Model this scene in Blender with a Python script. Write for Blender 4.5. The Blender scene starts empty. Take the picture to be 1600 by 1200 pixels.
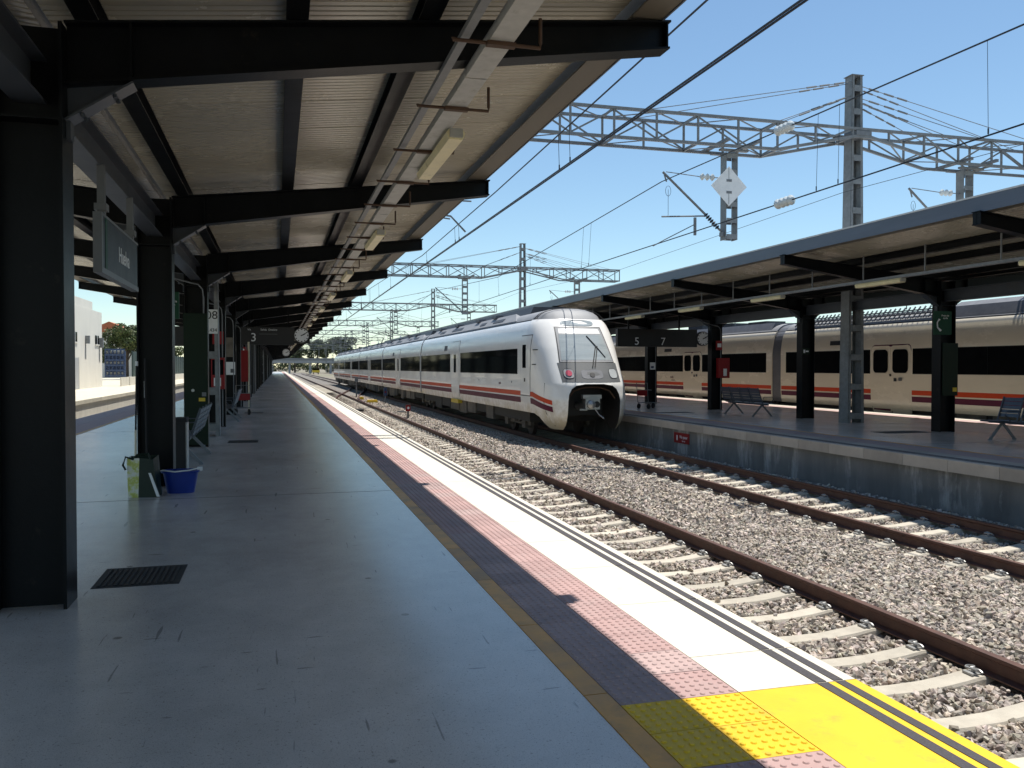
import bpy, bmesh, math, random
import numpy as np
from mathutils import Vector, Matrix
R = math.radians
random.seed(7); rng = np.random.default_rng(7)
scn = bpy.context.scene
col = scn.collection

# ------------------------------------------------------------------ camera
cd = bpy.data.cameras.new('camera'); cam = bpy.data.objects.new('camera', cd); col.objects.link(cam)
cd.sensor_width = 36; cd.sensor_fit = 'HORIZONTAL'; cd.lens = 1330/1600*36; cd.clip_end = 6000; cd.clip_start = .05
cam.location = (0, 0, 1.6); cam.rotation_euler = (R(90-1.12), 0, R(-15.40)); scn.camera = cam
scn.render.resolution_x, scn.render.resolution_y = 1024, 768
# ------------------------------------------------------------------ sky and sun
SUN = Vector((.25, .19, 1)).normalized()
w = bpy.data.worlds.new('World'); scn.world = w; w.use_nodes = True
nt = w.node_tree; bg = nt.nodes['Background']
sky = nt.nodes.new('ShaderNodeTexSky'); sky.sky_type = 'NISHITA'; sky.sun_disc = False
sky.sun_elevation = math.asin(SUN.z); sky.sun_rotation = math.atan2(SUN.x, SUN.y)
sky.air_density = 1.0; sky.dust_density = 0.0; sky.ozone_density = 4.0; sky.altitude = 10
tint = nt.nodes.new('ShaderNodeMix'); tint.data_type = 'RGBA'; tint.blend_type = 'MULTIPLY'; tint.inputs[0].default_value = 1; tint.inputs[7].default_value = (1.01, 1.035, .955, 1)
nt.links.new(sky.outputs[0], tint.inputs[6]); nt.links.new(tint.outputs[2], bg.inputs[0]); bg.inputs[1].default_value = .112
ld = bpy.data.lights.new('sun', 'SUN'); ld.energy = 5.0; ld.angle = R(.53); ld.color = (1, .955, .88)
lo = bpy.data.objects.new('sun', ld); col.objects.link(lo); lo.rotation_euler = (-SUN).to_track_quat('-Z', 'Y').to_euler()
vs = scn.view_settings; vs.view_transform = 'Standard'; vs.look = 'None'; vs.exposure = 0.40; vs.gamma = 1; vs.use_curve_mapping = False
scn.cycles.max_bounces = 8; scn.cycles.diffuse_bounces = 5; scn.cycles.glossy_bounces = 4; scn.cycles.use_denoising = True

# ------------------------------------------------------------------ materials
M = {}
def mat(name, c, rough=.5, var=.12, scale=6., metal=0., bump=0., bscale=60., spec=.5, coat=0., c2=None, c2at=(.5, .62), c2scale=1.2, stretch=(1, 1, 1), rvar=.1, emis=None, attr=None, tone=0):
    m = bpy.data.materials.new(name); m.use_nodes = True; n = m.node_tree.nodes; l = m.node_tree.links
    b = n['Principled BSDF']; tc = n.new('ShaderNodeTexCoord'); mp = n.new('ShaderNodeMapping'); mp.inputs['Scale'].default_value = stretch
    oi = n.new('ShaderNodeObjectInfo'); va = n.new('ShaderNodeVectorMath'); l.new(tc.outputs['Object'], va.inputs[0]); l.new(oi.outputs['Location'], va.inputs[1]); l.new(va.outputs[0], mp.inputs[0])
    nz = n.new('ShaderNodeTexNoise'); nz.inputs['Scale'].default_value = scale; nz.inputs['Detail'].default_value = 6; nz.inputs['Roughness'].default_value = .65
    l.new(mp.outputs[0], nz.inputs[0])
    rp = n.new('ShaderNodeValToRGB'); e = rp.color_ramp.elements
    e[0].position = .3; e[1].position = .7
    e[0].color = [max(0, x*(1-var)) for x in c]+[1]; e[1].color = [min(1, x*(1+var)) for x in c]+[1]
    l.new(nz.outputs[0], rp.inputs[0]); out = rp.outputs[0]
    if c2 is not None:
        n2 = n.new('ShaderNodeTexNoise'); n2.inputs['Scale'].default_value = c2scale; n2.inputs['Detail'].default_value = 8; n2.inputs['Roughness'].default_value = .7
        l.new(mp.outputs[0], n2.inputs[0])
        r2 = n.new('ShaderNodeValToRGB'); r2.color_ramp.elements[0].position = c2at[0]; r2.color_ramp.elements[1].position = c2at[1]
        l.new(n2.outputs[0], r2.inputs[0])
        mx = n.new('ShaderNodeMix'); mx.data_type = 'RGBA'; l.new(r2.outputs[0], mx.inputs[0]); l.new(out, mx.inputs[6]); mx.inputs[7].default_value = list(c2)+[1]
        out = mx.outputs[2]
    if tone:            # each piece a slightly different batch
        tr_ = n.new('ShaderNodeMapRange'); tr_.inputs[3].default_value = 1-tone; tr_.inputs[4].default_value = 1+tone*.5; l.new(oi.outputs['Random'], tr_.inputs[0])
        mx = n.new('ShaderNodeMix'); mx.data_type = 'RGBA'; mx.blend_type = 'MULTIPLY'; mx.inputs[0].default_value = 1; l.new(out, mx.inputs[6]); l.new(tr_.outputs[0], mx.inputs[7]); out = mx.outputs[2]
    if attr:
        at = n.new('ShaderNodeAttribute'); at.attribute_name = attr
        mx = n.new('ShaderNodeMix'); mx.data_type = 'RGBA'; mx.blend_type = 'MULTIPLY'; mx.inputs[0].default_value = 1
        l.new(out, mx.inputs[6]); l.new(at.outputs[0], mx.inputs[7]); out = mx.outputs[2]
    l.new(out, b.inputs['Base Color'])
    mr = n.new('ShaderNodeMapRange'); mr.inputs[3].default_value = max(.03, rough-rvar); mr.inputs[4].default_value = min(1, rough+rvar)
    l.new(nz.outputs[0], mr.inputs[0]); l.new(mr.outputs[0], b.inputs['Roughness'])
    b.inputs['Metallic'].default_value = metal; b.inputs['Specular IOR Level'].default_value = spec; b.inputs['Coat Weight'].default_value = coat
    if bump:
        nb = n.new('ShaderNodeTexNoise'); nb.inputs['Scale'].default_value = bscale; nb.inputs['Detail'].default_value = 5
        l.new(mp.outputs[0], nb.inputs[0]); bp = n.new('ShaderNodeBump'); bp.inputs['Strength'].default_value = bump; bp.inputs['Distance'].default_value = .02
        l.new(nb.outputs[0], bp.inputs['Height']); l.new(bp.outputs[0], b.inputs['Normal'])
    if emis:
        b.inputs['Emission Color'].default_value = list(emis[:3])+[1]; b.inputs['Emission Strength'].default_value = emis[3]
    if name == 'glass_dark': b.inputs['IOR'].default_value = 1.045
    M[name] = m; return m

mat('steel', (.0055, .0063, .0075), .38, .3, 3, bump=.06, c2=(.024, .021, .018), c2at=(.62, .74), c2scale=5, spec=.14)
mat('steel_light', (.05, .058, .07), .42, .15, 4, c2=(.04, .035, .03), c2at=(.58, .8), spec=.4)
mat('fascia', (.095, .115, .15), .4, .12, 2, c2=(.06, .06, .06), c2at=(.6, .85), stretch=(1, .3, 3))
mat('fascia_under', (.13, .115, .09), .5, .15, 2, stretch=(1, .2, 1))
mat('panel', (.43, .395, .31), .26, .05, 1.2, c2=(.33, .285, .21), c2at=(.56, .85), c2scale=.9, rvar=.1, spec=.6, tone=0.08)
mat('roof_top', (.45, .45, .44), .5)
mat('gutter_white', (.6, .6, .58), .5, .1)
mat('galv', (.19, .20, .205), .5, .2, 9, metal=.1, c2=(.12, .12, .115), c2at=(.52, .72))
mat('galv_dark', (.16, .17, .18), .5, .2, 8)
mat('tray', (.40, .40, .38), .5, .15, 7, c2=(.2, .18, .14), c2at=(.56, .72), c2scale=5)
mat('rust_pipe', (.07, .035, .018), .7, .3, 12)
mat('lamp_case', (.72, .64, .38), .35, .1, 5, c2=(.42, .34, .17), c2at=(.56, .8), c2scale=9)
mat('lamp_end', (.35, .34, .30), .5)
mat('wire', (.012, .014, .02), .5, .1)
mat('insulator', (.62, .66, .66), .12, .1, 20, coat=.4)
mat('insulator_dark', (.02, .018, .018), .4)
mat('sign_white', (.72, .73, .73), .45, .06, 5, c2=(.5, .5, .47), c2at=(.6, .85))
mat('black', (.012, .012, .013), .5, .2)
mat('rubber', (.016, .016, .017), .8, .2)
mat('slab', (.66, .615, .51), .6, .05, 1.3, bump=.08, c2=(.50, .42, .28), c2at=(.57, .82), c2scale=1.3, tone=.04)
mat('coping', (.42, .36, .30), .65, .14, 1.5, bump=.08, c2=(.27, .22, .18), c2at=(.55, .8), tone=0.2)
mat('coping_pale', (.62, .57, .45), .65, .1, 1.5, bump=.08, tone=0.15)
mat('yellow', (.76, .465, .004), .55, .10, 2, bump=.06, c2=(.46, .28, .04), c2at=(.55, .78), c2scale=5)
mat('pink', (.42, .27, .25), .62, .12, 4, bump=.1, c2=(.33, .245, .23), c2at=(.5, .75), c2scale=2., tone=.10)
mat('pink_old', (.42, .30, .28), .65, .14, 5, bump=.12, tone=0.14)
mat('ochre', (.66, .30, .045), .5, .22, 3, bump=.05, c2=(.38, .19, .035), c2at=(.5, .75), c2scale=2, tone=0.2)
mat('grip', (.06, .055, .06), .85, .3, 90, bump=.3, bscale=300)
mat('joint', (.06, .055, .05), .8)
mat('concrete', (.40, .385, .34), .75, .16, 3, bump=.15, c2=(.30, .28, .24), c2at=(.5, .8))
mat('sleeper', (.50, .455, .375), .8, .14, 5, bump=.2, bscale=90, c2=(.36, .31, .25), c2at=(.55, .8), c2scale=3, tone=0.22)
mat('wall_stain', (.17, .165, .155), .85, .28, 1.3, bump=.15, c2=(.40, .385, .36), c2at=(.53, .66), c2scale=1.1, stretch=(1, 1.5, .4))
mat('pale_wall', (.60, .57, .49), .75, .1, 2, bump=.1, c2=(.45, .42, .36), c2at=(.56, .8), stretch=(1, 1, .5))
mat('rail', (.075, .03, .02), .6, .3, 6, bump=.1, c2=(.11, .055, .035), c2at=(.5, .7), c2scale=8)
mat('rail_top', (.12, .07, .055), .4, .2, 6)
mat('clip', (.34, .34, .33), .4, .2, 20, metal=.4)
mat('stone', (.43, .385, .34), .85, .25, 14, bump=.3, bscale=140, attr='tint', c2=(.33, .285, .24), c2at=(.5, .78), c2scale=.8)
mat('bed', (.135, .12, .105), .95, .5, 26, bump=1., bscale=45, c2=(.26, .24, .215), c2at=(.5, .56), c2scale=14)
mat('earth', (.23, .20, .155), .95, .3, .4, bump=.5, bscale=6, c2=(.14, .15, .07), c2at=(.5, .62), c2scale=.05)
mat('train_white', (.84, .82, .78), .24, .035, 1.5, coat=.3, c2=(.74, .71, .66), c2at=(.58, .85), c2scale=1.2, stretch=(1, .35, 1))
mat('train_white_shaded', (.74, .665, .52), .26, .04, 1.5, coat=.3, c2=(.63, .56, .43), c2at=(.56, .85), stretch=(1, .35, 1))  # the white train paint with shade and warm bounce mixed into its colour
mat('train_dirty', (.50, .46, .37), .45, .2, 3, c2=(.30, .25, .17), c2at=(.5, .75), c2scale=2)
mat('train_grey', (.25, .255, .265), .6, .1, 3, c2=(.18, .18, .18), c2at=(.55, .8), stretch=(1, .4, 1), tone=0.1)
mat('mask_grey', (.11, .115, .118), .6, .08, 3, spec=.3)
mat('roof_dark', (.055, .058, .065), .55, .25, 3)
mat('roof_mid', (.12, .125, .14), .55, .2, 3)
mat('glass_dark', (.006, .007, .008), .05, .2, 3, rvar=.02)
mat('glass_front', (.33, .37, .38), .08, .12, 2, spec=.6, rvar=.03, c2=(.42, .45, .45), c2at=(.45, .7), c2scale=1.5, stretch=(.3, 1, 3))  # sky reflection is put into this pale glass colour
mat('orange', (.56, .06, .016), .45, .06, 3, spec=.2)
mat('purple', (.10, .008, .035), .45, .08, 3, spec=.2)
mat('red', (.24, .010, .012), .45, .1, 4, spec=.3)
mat('red_lamp', (.55, .10, .14), .2, .1, 20)
mat('lamp_glass', (.45, .47, .47), .12, .1, 20, coat=.5)
mat('under', (.030, .027, .024), .7, .4, 5)
mat('under_brown', (.17, .145, .115), .7, .3, 3, c2=(.08, .065, .05), c2at=(.48, .7), c2scale=2, tone=0.3)
mat('wheel', (.06, .05, .045), .5, .3, 8, metal=.4)
mat('steel_bright', (.38, .385, .38), .35, .15, 6, metal=.6)
mat('building', (.72, .69, .61), .7, .05, .8, bump=.05, c2=(.62, .58, .50), c2at=(.58, .8), c2scale=.5, stretch=(1, 1, .4))
mat('door_grey', (.40, .41, .41), .5, .05)
mat('fence_green', (.035, .06, .055), .5, .15, 3)
mat('blue_paint', (.03, .06, .14), .5, .2, 4)
mat('tile_red', (.40, .12, .05), .7, .2, 6)
mat('bench', (.085, .10, .125), .38, .12, 6, metal=.35)
mat('sign_dark', (.014, .017, .024), .45, .08, 4, spec=.3)
mat('sign_frame', (.13, .135, .14), .45, .1, 4, spec=.3)
mat('green_sign', (.006, .05, .025), .5, .1, 4, spec=.25)
mat('green_clad', (.003, .014, .005), .5, .15, 4, spec=.25)
mat('text_white', (.72, .73, .74), .5, .03)
mat('text_black', (.01, .01, .01), .5, .03)
mat('yellow_label', (.65, .45, .03), .5, .05)
mat('bucket', (.008, .03, .23), .3, .1, 5)
mat('bag_green', (.008, .02, .012), .45, .2, 6, spec=.3)
mat('bag_lime', (.48, .52, .10), .45, .3, 9, c2=(.62, .63, .55), c2at=(.45, .55), c2scale=9)
mat('pole_pale', (.52, .47, .34), .4, .1, 6)
mat('grate', (.022, .022, .022), .7, .25, 12, bump=.1)
mat('bark', (.09, .065, .045), .9, .3, 8, bump=.5)
mat('leaf', (.062, .085, .025), .7, .4, 1.2, attr='tint')
mat('leaf_dark', (.040, .060, .022), .7, .4, 1.0, attr='tint')
mat('bridge', (.30, .31, .32), .7, .12, 1)

def floor_mat():
    m = bpy.data.materials.new('floor'); m.use_nodes = True; n = m.node_tree.nodes; l = m.node_tree.links; b = n['Principled BSDF']
    tc = n.new('ShaderNodeTexCoord')
    def noise(sc, det=6, st=(1, 1, 1), rough=.6):
        mp = n.new('ShaderNodeMapping'); mp.inputs['Scale'].default_value = st; l.new(tc.outputs['Object'], mp.inputs[0])
        z = n.new('ShaderNodeTexNoise'); z.inputs['Scale'].default_value = sc; z.inputs['Detail'].default_value = det; z.inputs['Roughness'].default_value = rough; l.new(mp.outputs[0], z.inputs[0]); return z
    def ramp(src, a, bb, ca, cb):
        r = n.new('ShaderNodeValToRGB'); r.color_ramp.elements[0].position = a; r.color_ramp.elements[1].position = bb
        r.color_ramp.elements[0].color = (*ca, 1); r.color_ramp.elements[1].color = (*cb, 1); l.new(src, r.inputs[0]); return r.outputs[0]
    def mul(a, bb):
        x = n.new('ShaderNodeMix'); x.data_type = 'RGBA'; x.blend_type = 'MULTIPLY'; x.inputs[0].default_value = 1; l.new(a, x.inputs[6]); l.new(bb, x.inputs[7]); return x.outputs[2]
    big = noise(.55, 5, (1, .5, 1)); mid = noise(5, 6); fine = noise(55, 3); sp = noise(170, 2)
    c = ramp(big.outputs[0], .3, .72, (.56, .52, .48), (.68, .635, .59))
    c = mul(c, ramp(mid.outputs[0], .3, .7, (.95, .95, .95), (1.04, 1.04, 1.04)))
    c = mul(c, ramp(fine.outputs[0], .30, .40, (.55, .54, .53), (1, 1, 1)))
    c = mul(c, ramp(sp.outputs[0], .32, .44, (.55, .54, .53), (1, 1, 1)))
    sc1 = noise(3.2, 2, (7, .55, 1), .4)          # scuffs drawn along the platform
    c = mul(c, ramp(sc1.outputs[0], .26, .285, (.55, .55, .55), (1, 1, 1)))
    sc2 = noise(2.6, 2, (1.3, 6, 1), .4); c = mul(c, ramp(sc2.outputs[0], .25, .268, (.6, .6, .6), (1, 1, 1)))
    st = noise(1.1, 7, (1, .7, 1), .72); c = mul(c, ramp(st.outputs[0], .36, .60, (.88, .878, .875), (1.02, 1.02, 1.02)))
    vo = n.new('ShaderNodeTexVoronoi'); vo.inputs['Scale'].default_value = 1.7; l.new(tc.outputs['Object'], vo.inputs[0]); c = mul(c, ramp(vo.outputs[0], .035, .05, (.45, .44, .43), (1, 1, 1)))
    l.new(c, b.inputs['Base Color'])
    mr = n.new('ShaderNodeMapRange'); mr.inputs[3].default_value = .15; mr.inputs[4].default_value = .32; l.new(big.outputs[0], mr.inputs[0]); l.new(mr.outputs[0], b.inputs['Roughness'])
    bp = n.new('ShaderNodeBump'); bp.inputs['Strength'].default_value = .10; bp.inputs['Distance'].default_value = .002; l.new(fine.outputs[0], bp.inputs['Height']); l.new(bp.outputs[0], b.inputs['Normal'])
    M['floor'] = m
floor_mat()

def nose_mat():      # white paint with road grime on the lower valance
    m = M['train_white'].copy(); m.name = 'nose_paint'; n = m.node_tree.nodes; l = m.node_tree.links; b = n['Principled BSDF']
    src = b.inputs['Base Color'].links[0].from_socket
    tc = n.new('ShaderNodeTexCoord'); sp = n.new('ShaderNodeSeparateXYZ'); l.new(tc.outputs['Object'], sp.inputs[0])
    z = n.new('ShaderNodeTexNoise'); z.inputs['Scale'].default_value = 3.2; z.inputs['Detail'].default_value = 7; z.inputs['Roughness'].default_value = .7; l.new(tc.outputs['Object'], z.inputs[0])
    ma = n.new('ShaderNodeMath'); ma.operation = 'MULTIPLY_ADD'; l.new(z.outputs[0], ma.inputs[0]); ma.inputs[1].default_value = 1.5; l.new(sp.outputs[2], ma.inputs[2])
    mr = n.new('ShaderNodeMapRange'); mr.inputs[1].default_value = 1.35; mr.inputs[2].default_value = 1.95; mr.inputs[3].default_value = .8; mr.inputs[4].default_value = 0; l.new(ma.outputs[0], mr.inputs[0])
    mx = n.new('ShaderNodeMix'); mx.data_type = 'RGBA'; l.new(mr.outputs[0], mx.inputs[0]); l.new(src, mx.inputs[6]); mx.inputs[7].default_value = (.42, .34, .19, 1); l.new(mx.outputs[2], b.inputs['Base Color'])
    M['nose_paint'] = m
nose_mat()

# ------------------------------------------------------------------ builders
def origin(o):
    v = Vector((0, 0, 0))
    while o is not None: v += o.location; o = o.parent
    return v
def tag(o, label=None, cat=None, group=None, kind=None):
    if label: o['label'] = label
    if cat: o['category'] = cat
    if group: o['group'] = group
    if kind: o['kind'] = kind
    return o
def thing(name, loc, label, cat, group=None, kind=None):
    o = bpy.data.objects.new(name, None); col.objects.link(o); o.location = loc; o.empty_display_size = .2
    return tag(o, label, cat, group, kind)
def put(name, mesh, parent=None, loc=(0, 0, 0), rot=None):
    o = bpy.data.objects.new(name, mesh); col.objects.link(o); o.location = loc
    if rot is not None: o.rotation_euler = rot
    if parent is not None: o.parent = parent
    return o
def copy_tree(o, parent=None):
    c = o.copy(); col.objects.link(c); c.parent = parent
    for ch in list(o.children): copy_tree(ch, c)
    return c
class MB:
    def __init__(s): s.v = []; s.f = []; s.m = []; s.cur = 0
    def mat(s, i): s.cur = i; return s
    def add(s, vs_, fs):
        k = len(s.v); s.v += [tuple(v) for v in vs_]
        for f in fs: s.f.append(tuple(i+k for i in f)); s.m.append(s.cur)
        return s
    def box(s, x0, x1, y0, y1, z0, z1):
        return s.add([(x0, y0, z0), (x1, y0, z0), (x1, y1, z0), (x0, y1, z0), (x0, y0, z1), (x1, y0, z1), (x1, y1, z1), (x0, y1, z1)],
                     [(0, 3, 2, 1), (4, 5, 6, 7), (0, 1, 5, 4), (1, 2, 6, 5), (2, 3, 7, 6), (3, 0, 4, 7)])
    def bar(s, p, q, w_, h_, up=(0, 0, 1)):
        p = Vector(p); q = Vector(q); d = (q-p).normalized(); u = Vector(up)
        if abs(d.dot(u)) > .98: u = Vector((0, 1, 0))
        a = d.cross(u).normalized()*(w_/2); b = a.normalized().cross(d).normalized()*(h_/2)
        vv = []
        for c in (p, q): vv += [c-a-b, c+a-b, c+a+b, c-a+b]
        return s.add(vv, [(0, 1, 2, 3), (7, 6, 5, 4), (0, 4, 5, 1), (1, 5, 6, 2), (2, 6, 7, 3), (3, 7, 4, 0)])
    def tube(s, pts, r, n=8, cap=True):
        pts = [Vector(p) for p in pts]; rr = r if isinstance(r, (list, tuple)) else [r]*len(pts); vv = []; fs = []
        prev = None
        for i, p in enumerate(pts):
            d = (pts[min(i+1, len(pts)-1)]-pts[max(i-1, 0)]).normalized()
            u = Vector((0, 0, 1)) if abs(d.z) < .95 else Vector((0, 1, 0))
            a = d.cross(u).normalized(); b = a.cross(d).normalized()
            for k in range(n):
                t = 2*math.pi*k/n; vv.append(p+(a*math.cos(t)+b*math.sin(t))*rr[i])
        for i in range(len(pts)-1):
            for k in range(n): fs.append((i*n+k, i*n+(k+1) % n, (i+1)*n+(k+1) % n, (i+1)*n+k))
        if cap: fs.append(tuple(range(n-1, -1, -1))); fs.append(tuple((len(pts)-1)*n+k for k in range(n)))
        return s.add(vv, fs)
    def lathe(s, c, prof, n=16, axis='z'):
        vv = []; fs = []
        for r, z in prof:
            for k in range(n):
                t = 2*math.pi*k/n
                if axis == 'z': vv.append((c[0]+r*math.cos(t), c[1]+r*math.sin(t), c[2]+z))
                elif axis == 'y': vv.append((c[0]+r*math.cos(t), c[1]+z, c[2]+r*math.sin(t)))
                else: vv.append((c[0]+z, c[1]+r*math.cos(t), c[2]+r*math.sin(t)))
        m_ = len(prof)
        for i in range(m_-1):
            for k in range(n): fs.append((i*n+k, i*n+(k+1) % n, (i+1)*n+(k+1) % n, (i+1)*n+k))
        fs.append(tuple(range(n-1, -1, -1))); fs.append(tuple((m_-1)*n+k for k in range(n)))
        return s.add(vv, fs)
    def prism(s, poly, y0, y1, axis='y'):
        n = len(poly); vv = []
        for y in (y0, y1):
            for a, b in poly:
                vv.append((a, y, b) if axis == 'y' else ((y, a, b) if axis == 'x' else (a, b, y)))
        fs = [tuple(range(n)), tuple(range(2*n-1, n-1, -1))]+[(i, i+n, (i+1) % n+n, (i+1) % n) for i in range(n)]
        return s.add(vv, fs)
    def grid(s, P):
        n0, n1 = len(P), len(P[0]); vv = [p for r in P for p in r]
        return s.add(vv, [(i*n1+j, i*n1+j+1, (i+1)*n1+j+1, (i+1)*n1+j) for i in range(n0-1) for j in range(n1-1)])
    def mesh(s, name, mats, smooth=None, off=(0, 0, 0)):
        me = bpy.data.meshes.new(name); o = Vector(off)
        me.from_pydata([(v[0]-o.x, v[1]-o.y, v[2]-o.z) for v in s.v], [], s.f)
        for m_ in ([mats] if isinstance(mats, str) else mats): me.materials.append(M[m_])
        if len(me.materials) > 1: me.polygons.foreach_set('material_index', s.m)
        bm = bmesh.new(); bm.from_mesh(me); bmesh.ops.recalc_face_normals(bm, faces=bm.faces); bm.to_mesh(me); bm.free()
        if smooth is not None:
            me.polygons.foreach_set('use_smooth', [True]*len(me.polygons)); me.set_sharp_from_angle(angle=R(smooth))
        me.update(); return me
    def build(s, name, mats, parent=None, smooth=None):
        return put(name, s.mesh(name, mats, smooth, origin(parent)), parent)
def B(*a): return MB().box(*a)
def struct(name, mb, m, parent=None, smooth=None):
    o = mb.build(name, m, parent, smooth)
    if parent is None: o['kind'] = 'structure'
    return o
def text(name, s, size, loc, rot, m, parent, extr=.002, align='CENTER', sx=1):
    cu = bpy.data.curves.new(name, 'FONT'); cu.body = s; cu.size = size; cu.extrude = extr; cu.align_x = align; cu.align_y = 'CENTER'; cu.resolution_u = 3
    t = bpy.data.objects.new(name, cu); col.objects.link(t); dg = bpy.context.evaluated_depsgraph_get()
    me = bpy.data.meshes.new_from_object(t.evaluated_get(dg)); bpy.data.objects.remove(t); bpy.data.curves.remove(cu)
    me.materials.clear(); me.materials.append(M[m])
    o = put(name, me, parent, Vector(loc)-origin(parent), rot); o.scale = (sx, 1, 1); return o
FRONT = (R(90), 0, 0)            # text that faces -Y
RIGHTF = (R(90), 0, R(90))       # text that faces +X
LEFTF = (R(90), 0, R(-90))       # text that faces -X
ORD = ['first', 'second', 'third', 'fourth', 'fifth', 'sixth', 'seventh', 'eighth', 'ninth', 'tenth', 'eleventh', 'twelfth', 'thirteenth', 'fourteenth', 'fifteenth', 'sixteenth', 'seventeenth', 'eighteenth', 'nineteenth', 'twentieth']

# ================================================================== SETTING: ground, ballast, platforms
struct('ground', B(-1500, 1500, -300, 3000, -1.6, -1.12), 'earth')
def bed(name, xs, zs, y0, y1, step):
    ys = np.arange(y0, y1+.01, step); P = [[(x, y, z) for x, z in zip(xs, zs)] for y in ys]
    return struct(name, MB().grid(P), 'bed')
BX = [2.7, 5.5, 5.75, 6.1, 7.2, 7.9, 8.3, 8.6, 10.4, 10.7, 11.4]
BZ = [-1.012, -1.012, -.94, -.92, -.905, -.955, -.992, -1.02, -1.03, -.97, -.90]
bed('ballast_bed', BX, BZ, -8, 420, 4)
bed('ballast_bed_far_left', [-9.3, -8.9, -6.6, -5.9], [-.95, -1.02, -1.02, -1.0], -8, 420, 20)
bed('ballast_bed_far_right', [20.7, 21.3, 24.3, 34], [-1, -1.02, -1.02, -1.02], -8, 420, 20)

SLEEP = .664; SY0 = 5.74-14*SLEEP
def stones(name, y0, y1, x0, x1, dens, rmin, rmax, ico):
    n = int((y1-y0)*(x1-x0)*dens)
    x = rng.uniform(x0, x1, n); y = rng.uniform(y0, y1, n)
    dy = np.abs((y-SY0+SLEEP/2) % SLEEP-SLEEP/2)
    keep = ~((dy < .125) & (((x > 3.4) & (x < 5.76)) | ((x > 8.22) & (x < 10.72))))
    for rx in (3.92, 5.66, 8.63, 10.39): keep &= np.abs(x-rx) > .075
    on = ~keep & (dy < .085) & (rng.uniform(0, 1, n) < .005)
    for rx in (3.92, 5.66, 8.63, 10.39): on &= np.abs(x-rx) > .16
    keep |= on; x, y, on = x[keep], y[keep], on[keep]; n = len(x)
    r = rng.uniform(rmin, rmax, n)
    z = np.interp(x, BX, BZ)+rng.uniform(-.012, .03, n)+.018*np.sin(x*3.1+y*1.7)*np.sin(y*2.3-x)*((x > 5.9) & (x < 8.2))
    xr_ = np.where(x < 7, x-4.79, x-9.51); z = np.where(on, np.interp(np.abs(xr_), [0, .3, .6, .75, .99, 1.3], [-.99, -.985, -.955, -.932, -.932, -.975])+r*.45, z)
    bm = bmesh.new()
    if ico: bmesh.ops.create_icosphere(bm, subdivisions=1, radius=1)
    else: bmesh.ops.create_cube(bm, size=1.3)
    bmesh.ops.triangulate(bm, faces=bm.faces)
    tv = np.array([v.co[:] for v in bm.verts]); tf = np.array([[v.index for v in f.verts] for f in bm.faces]); bm.free()
    nv, nf = len(tv), len(tf)
    T = []
    for k in range(14):
        s = np.array([rng.uniform(.8, 1.35), rng.uniform(.7, 1.1), rng.uniform(.5, .85)])
        T.append(tv*s*rng.uniform(.66, 1.25, (nv, 1))+rng.normal(0, .15, (nv, 3)))
    T = np.array(T); base = T[rng.integers(0, 14, n)]
    q = rng.normal(size=(n, 4)); q /= np.linalg.norm(q, axis=1)[:, None]; a, b, c, d = q.T
    RM = np.stack([1-2*(c*c+d*d), 2*(b*c-d*a), 2*(b*d+c*a), 2*(b*c+d*a), 1-2*(b*b+d*d), 2*(c*d-b*a), 2*(b*d-c*a), 2*(c*d+b*a), 1-2*(b*b+c*c)], 1).reshape(n, 3, 3)
    V = np.einsum('nij,nkj->nki', RM, base)*r[:, None, None]+np.stack([x, y, z], 1)[:, None, :]
    F = (tf[None]+(np.arange(n)*nv)[:, None, None]).reshape(-1, 3)
    me = bpy.data.meshes.new(name); me.vertices.add(n*nv); me.vertices.foreach_set('co', V.reshape(-1).astype(np.float32))
    me.loops.add(len(F)*3); me.loops.foreach_set('vertex_index', F.reshape(-1).astype(np.int32))
    me.polygons.add(len(F)); me.polygons.foreach_set('loop_start', np.arange(0, len(F)*3, 3, dtype=np.int32))
    g = rng.uniform(.45, 1.35, n); cc = np.ones((n, 4)); cc[:, 0] = g*rng.uniform(.96, 1.1, n); cc[:, 1] = g; cc[:, 2] = g*rng.uniform(.88, 1.04, n)
    at = me.color_attributes.new('tint', 'FLOAT_COLOR', 'POINT'); at.data.foreach_set('color', np.repeat(cc, nv, 0).reshape(-1).astype(np.float32))
    me.materials.append(M['stone']); me.update(); me.validate(); me.shade_flat()
    return put(name, me)
for k, a in enumerate([(3.4, 12, 3.2, 11.15, 800, .021, .044, True), (12, 26, 3.2, 11.15, 430, .026, .05, False), (26, 75, 3.4, 8.6, 130, .035, .06, False)]):
    o = stones('ballast_stones', *a)
    tag(o, ['loose grey ballast stones between the sleepers nearest the camera', 'grey ballast stones around the tracks in the middle distance', 'small grey ballast stones far along the tracks'][k], 'ballast', kind='stuff')

# ---- near platform
np_ = struct('near_platform', B(-5.95, 2.78, -8, 330, -1.2, -.14), 'wall_stain')
struct('platform_floor', B(-4.57, 1.428, -8, 330, -.139, 0), 'floor', np_)
YE = 3.71                                     # where the yellow crossing mark begins
# ochre kerb pieces
km = B(.0, .120, .004, 1.156, -.10, .004).mesh('kerb', 'ochre')
for k in range(60): put('kerb_piece', km, np_, (1.430, 3.87-6*1.16+k*1.16, 0))
struct('kerb_run', B(1.430, 1.55, 3.87+54*1.16, 330, -.1, .004), 'ochre', np_)
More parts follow.
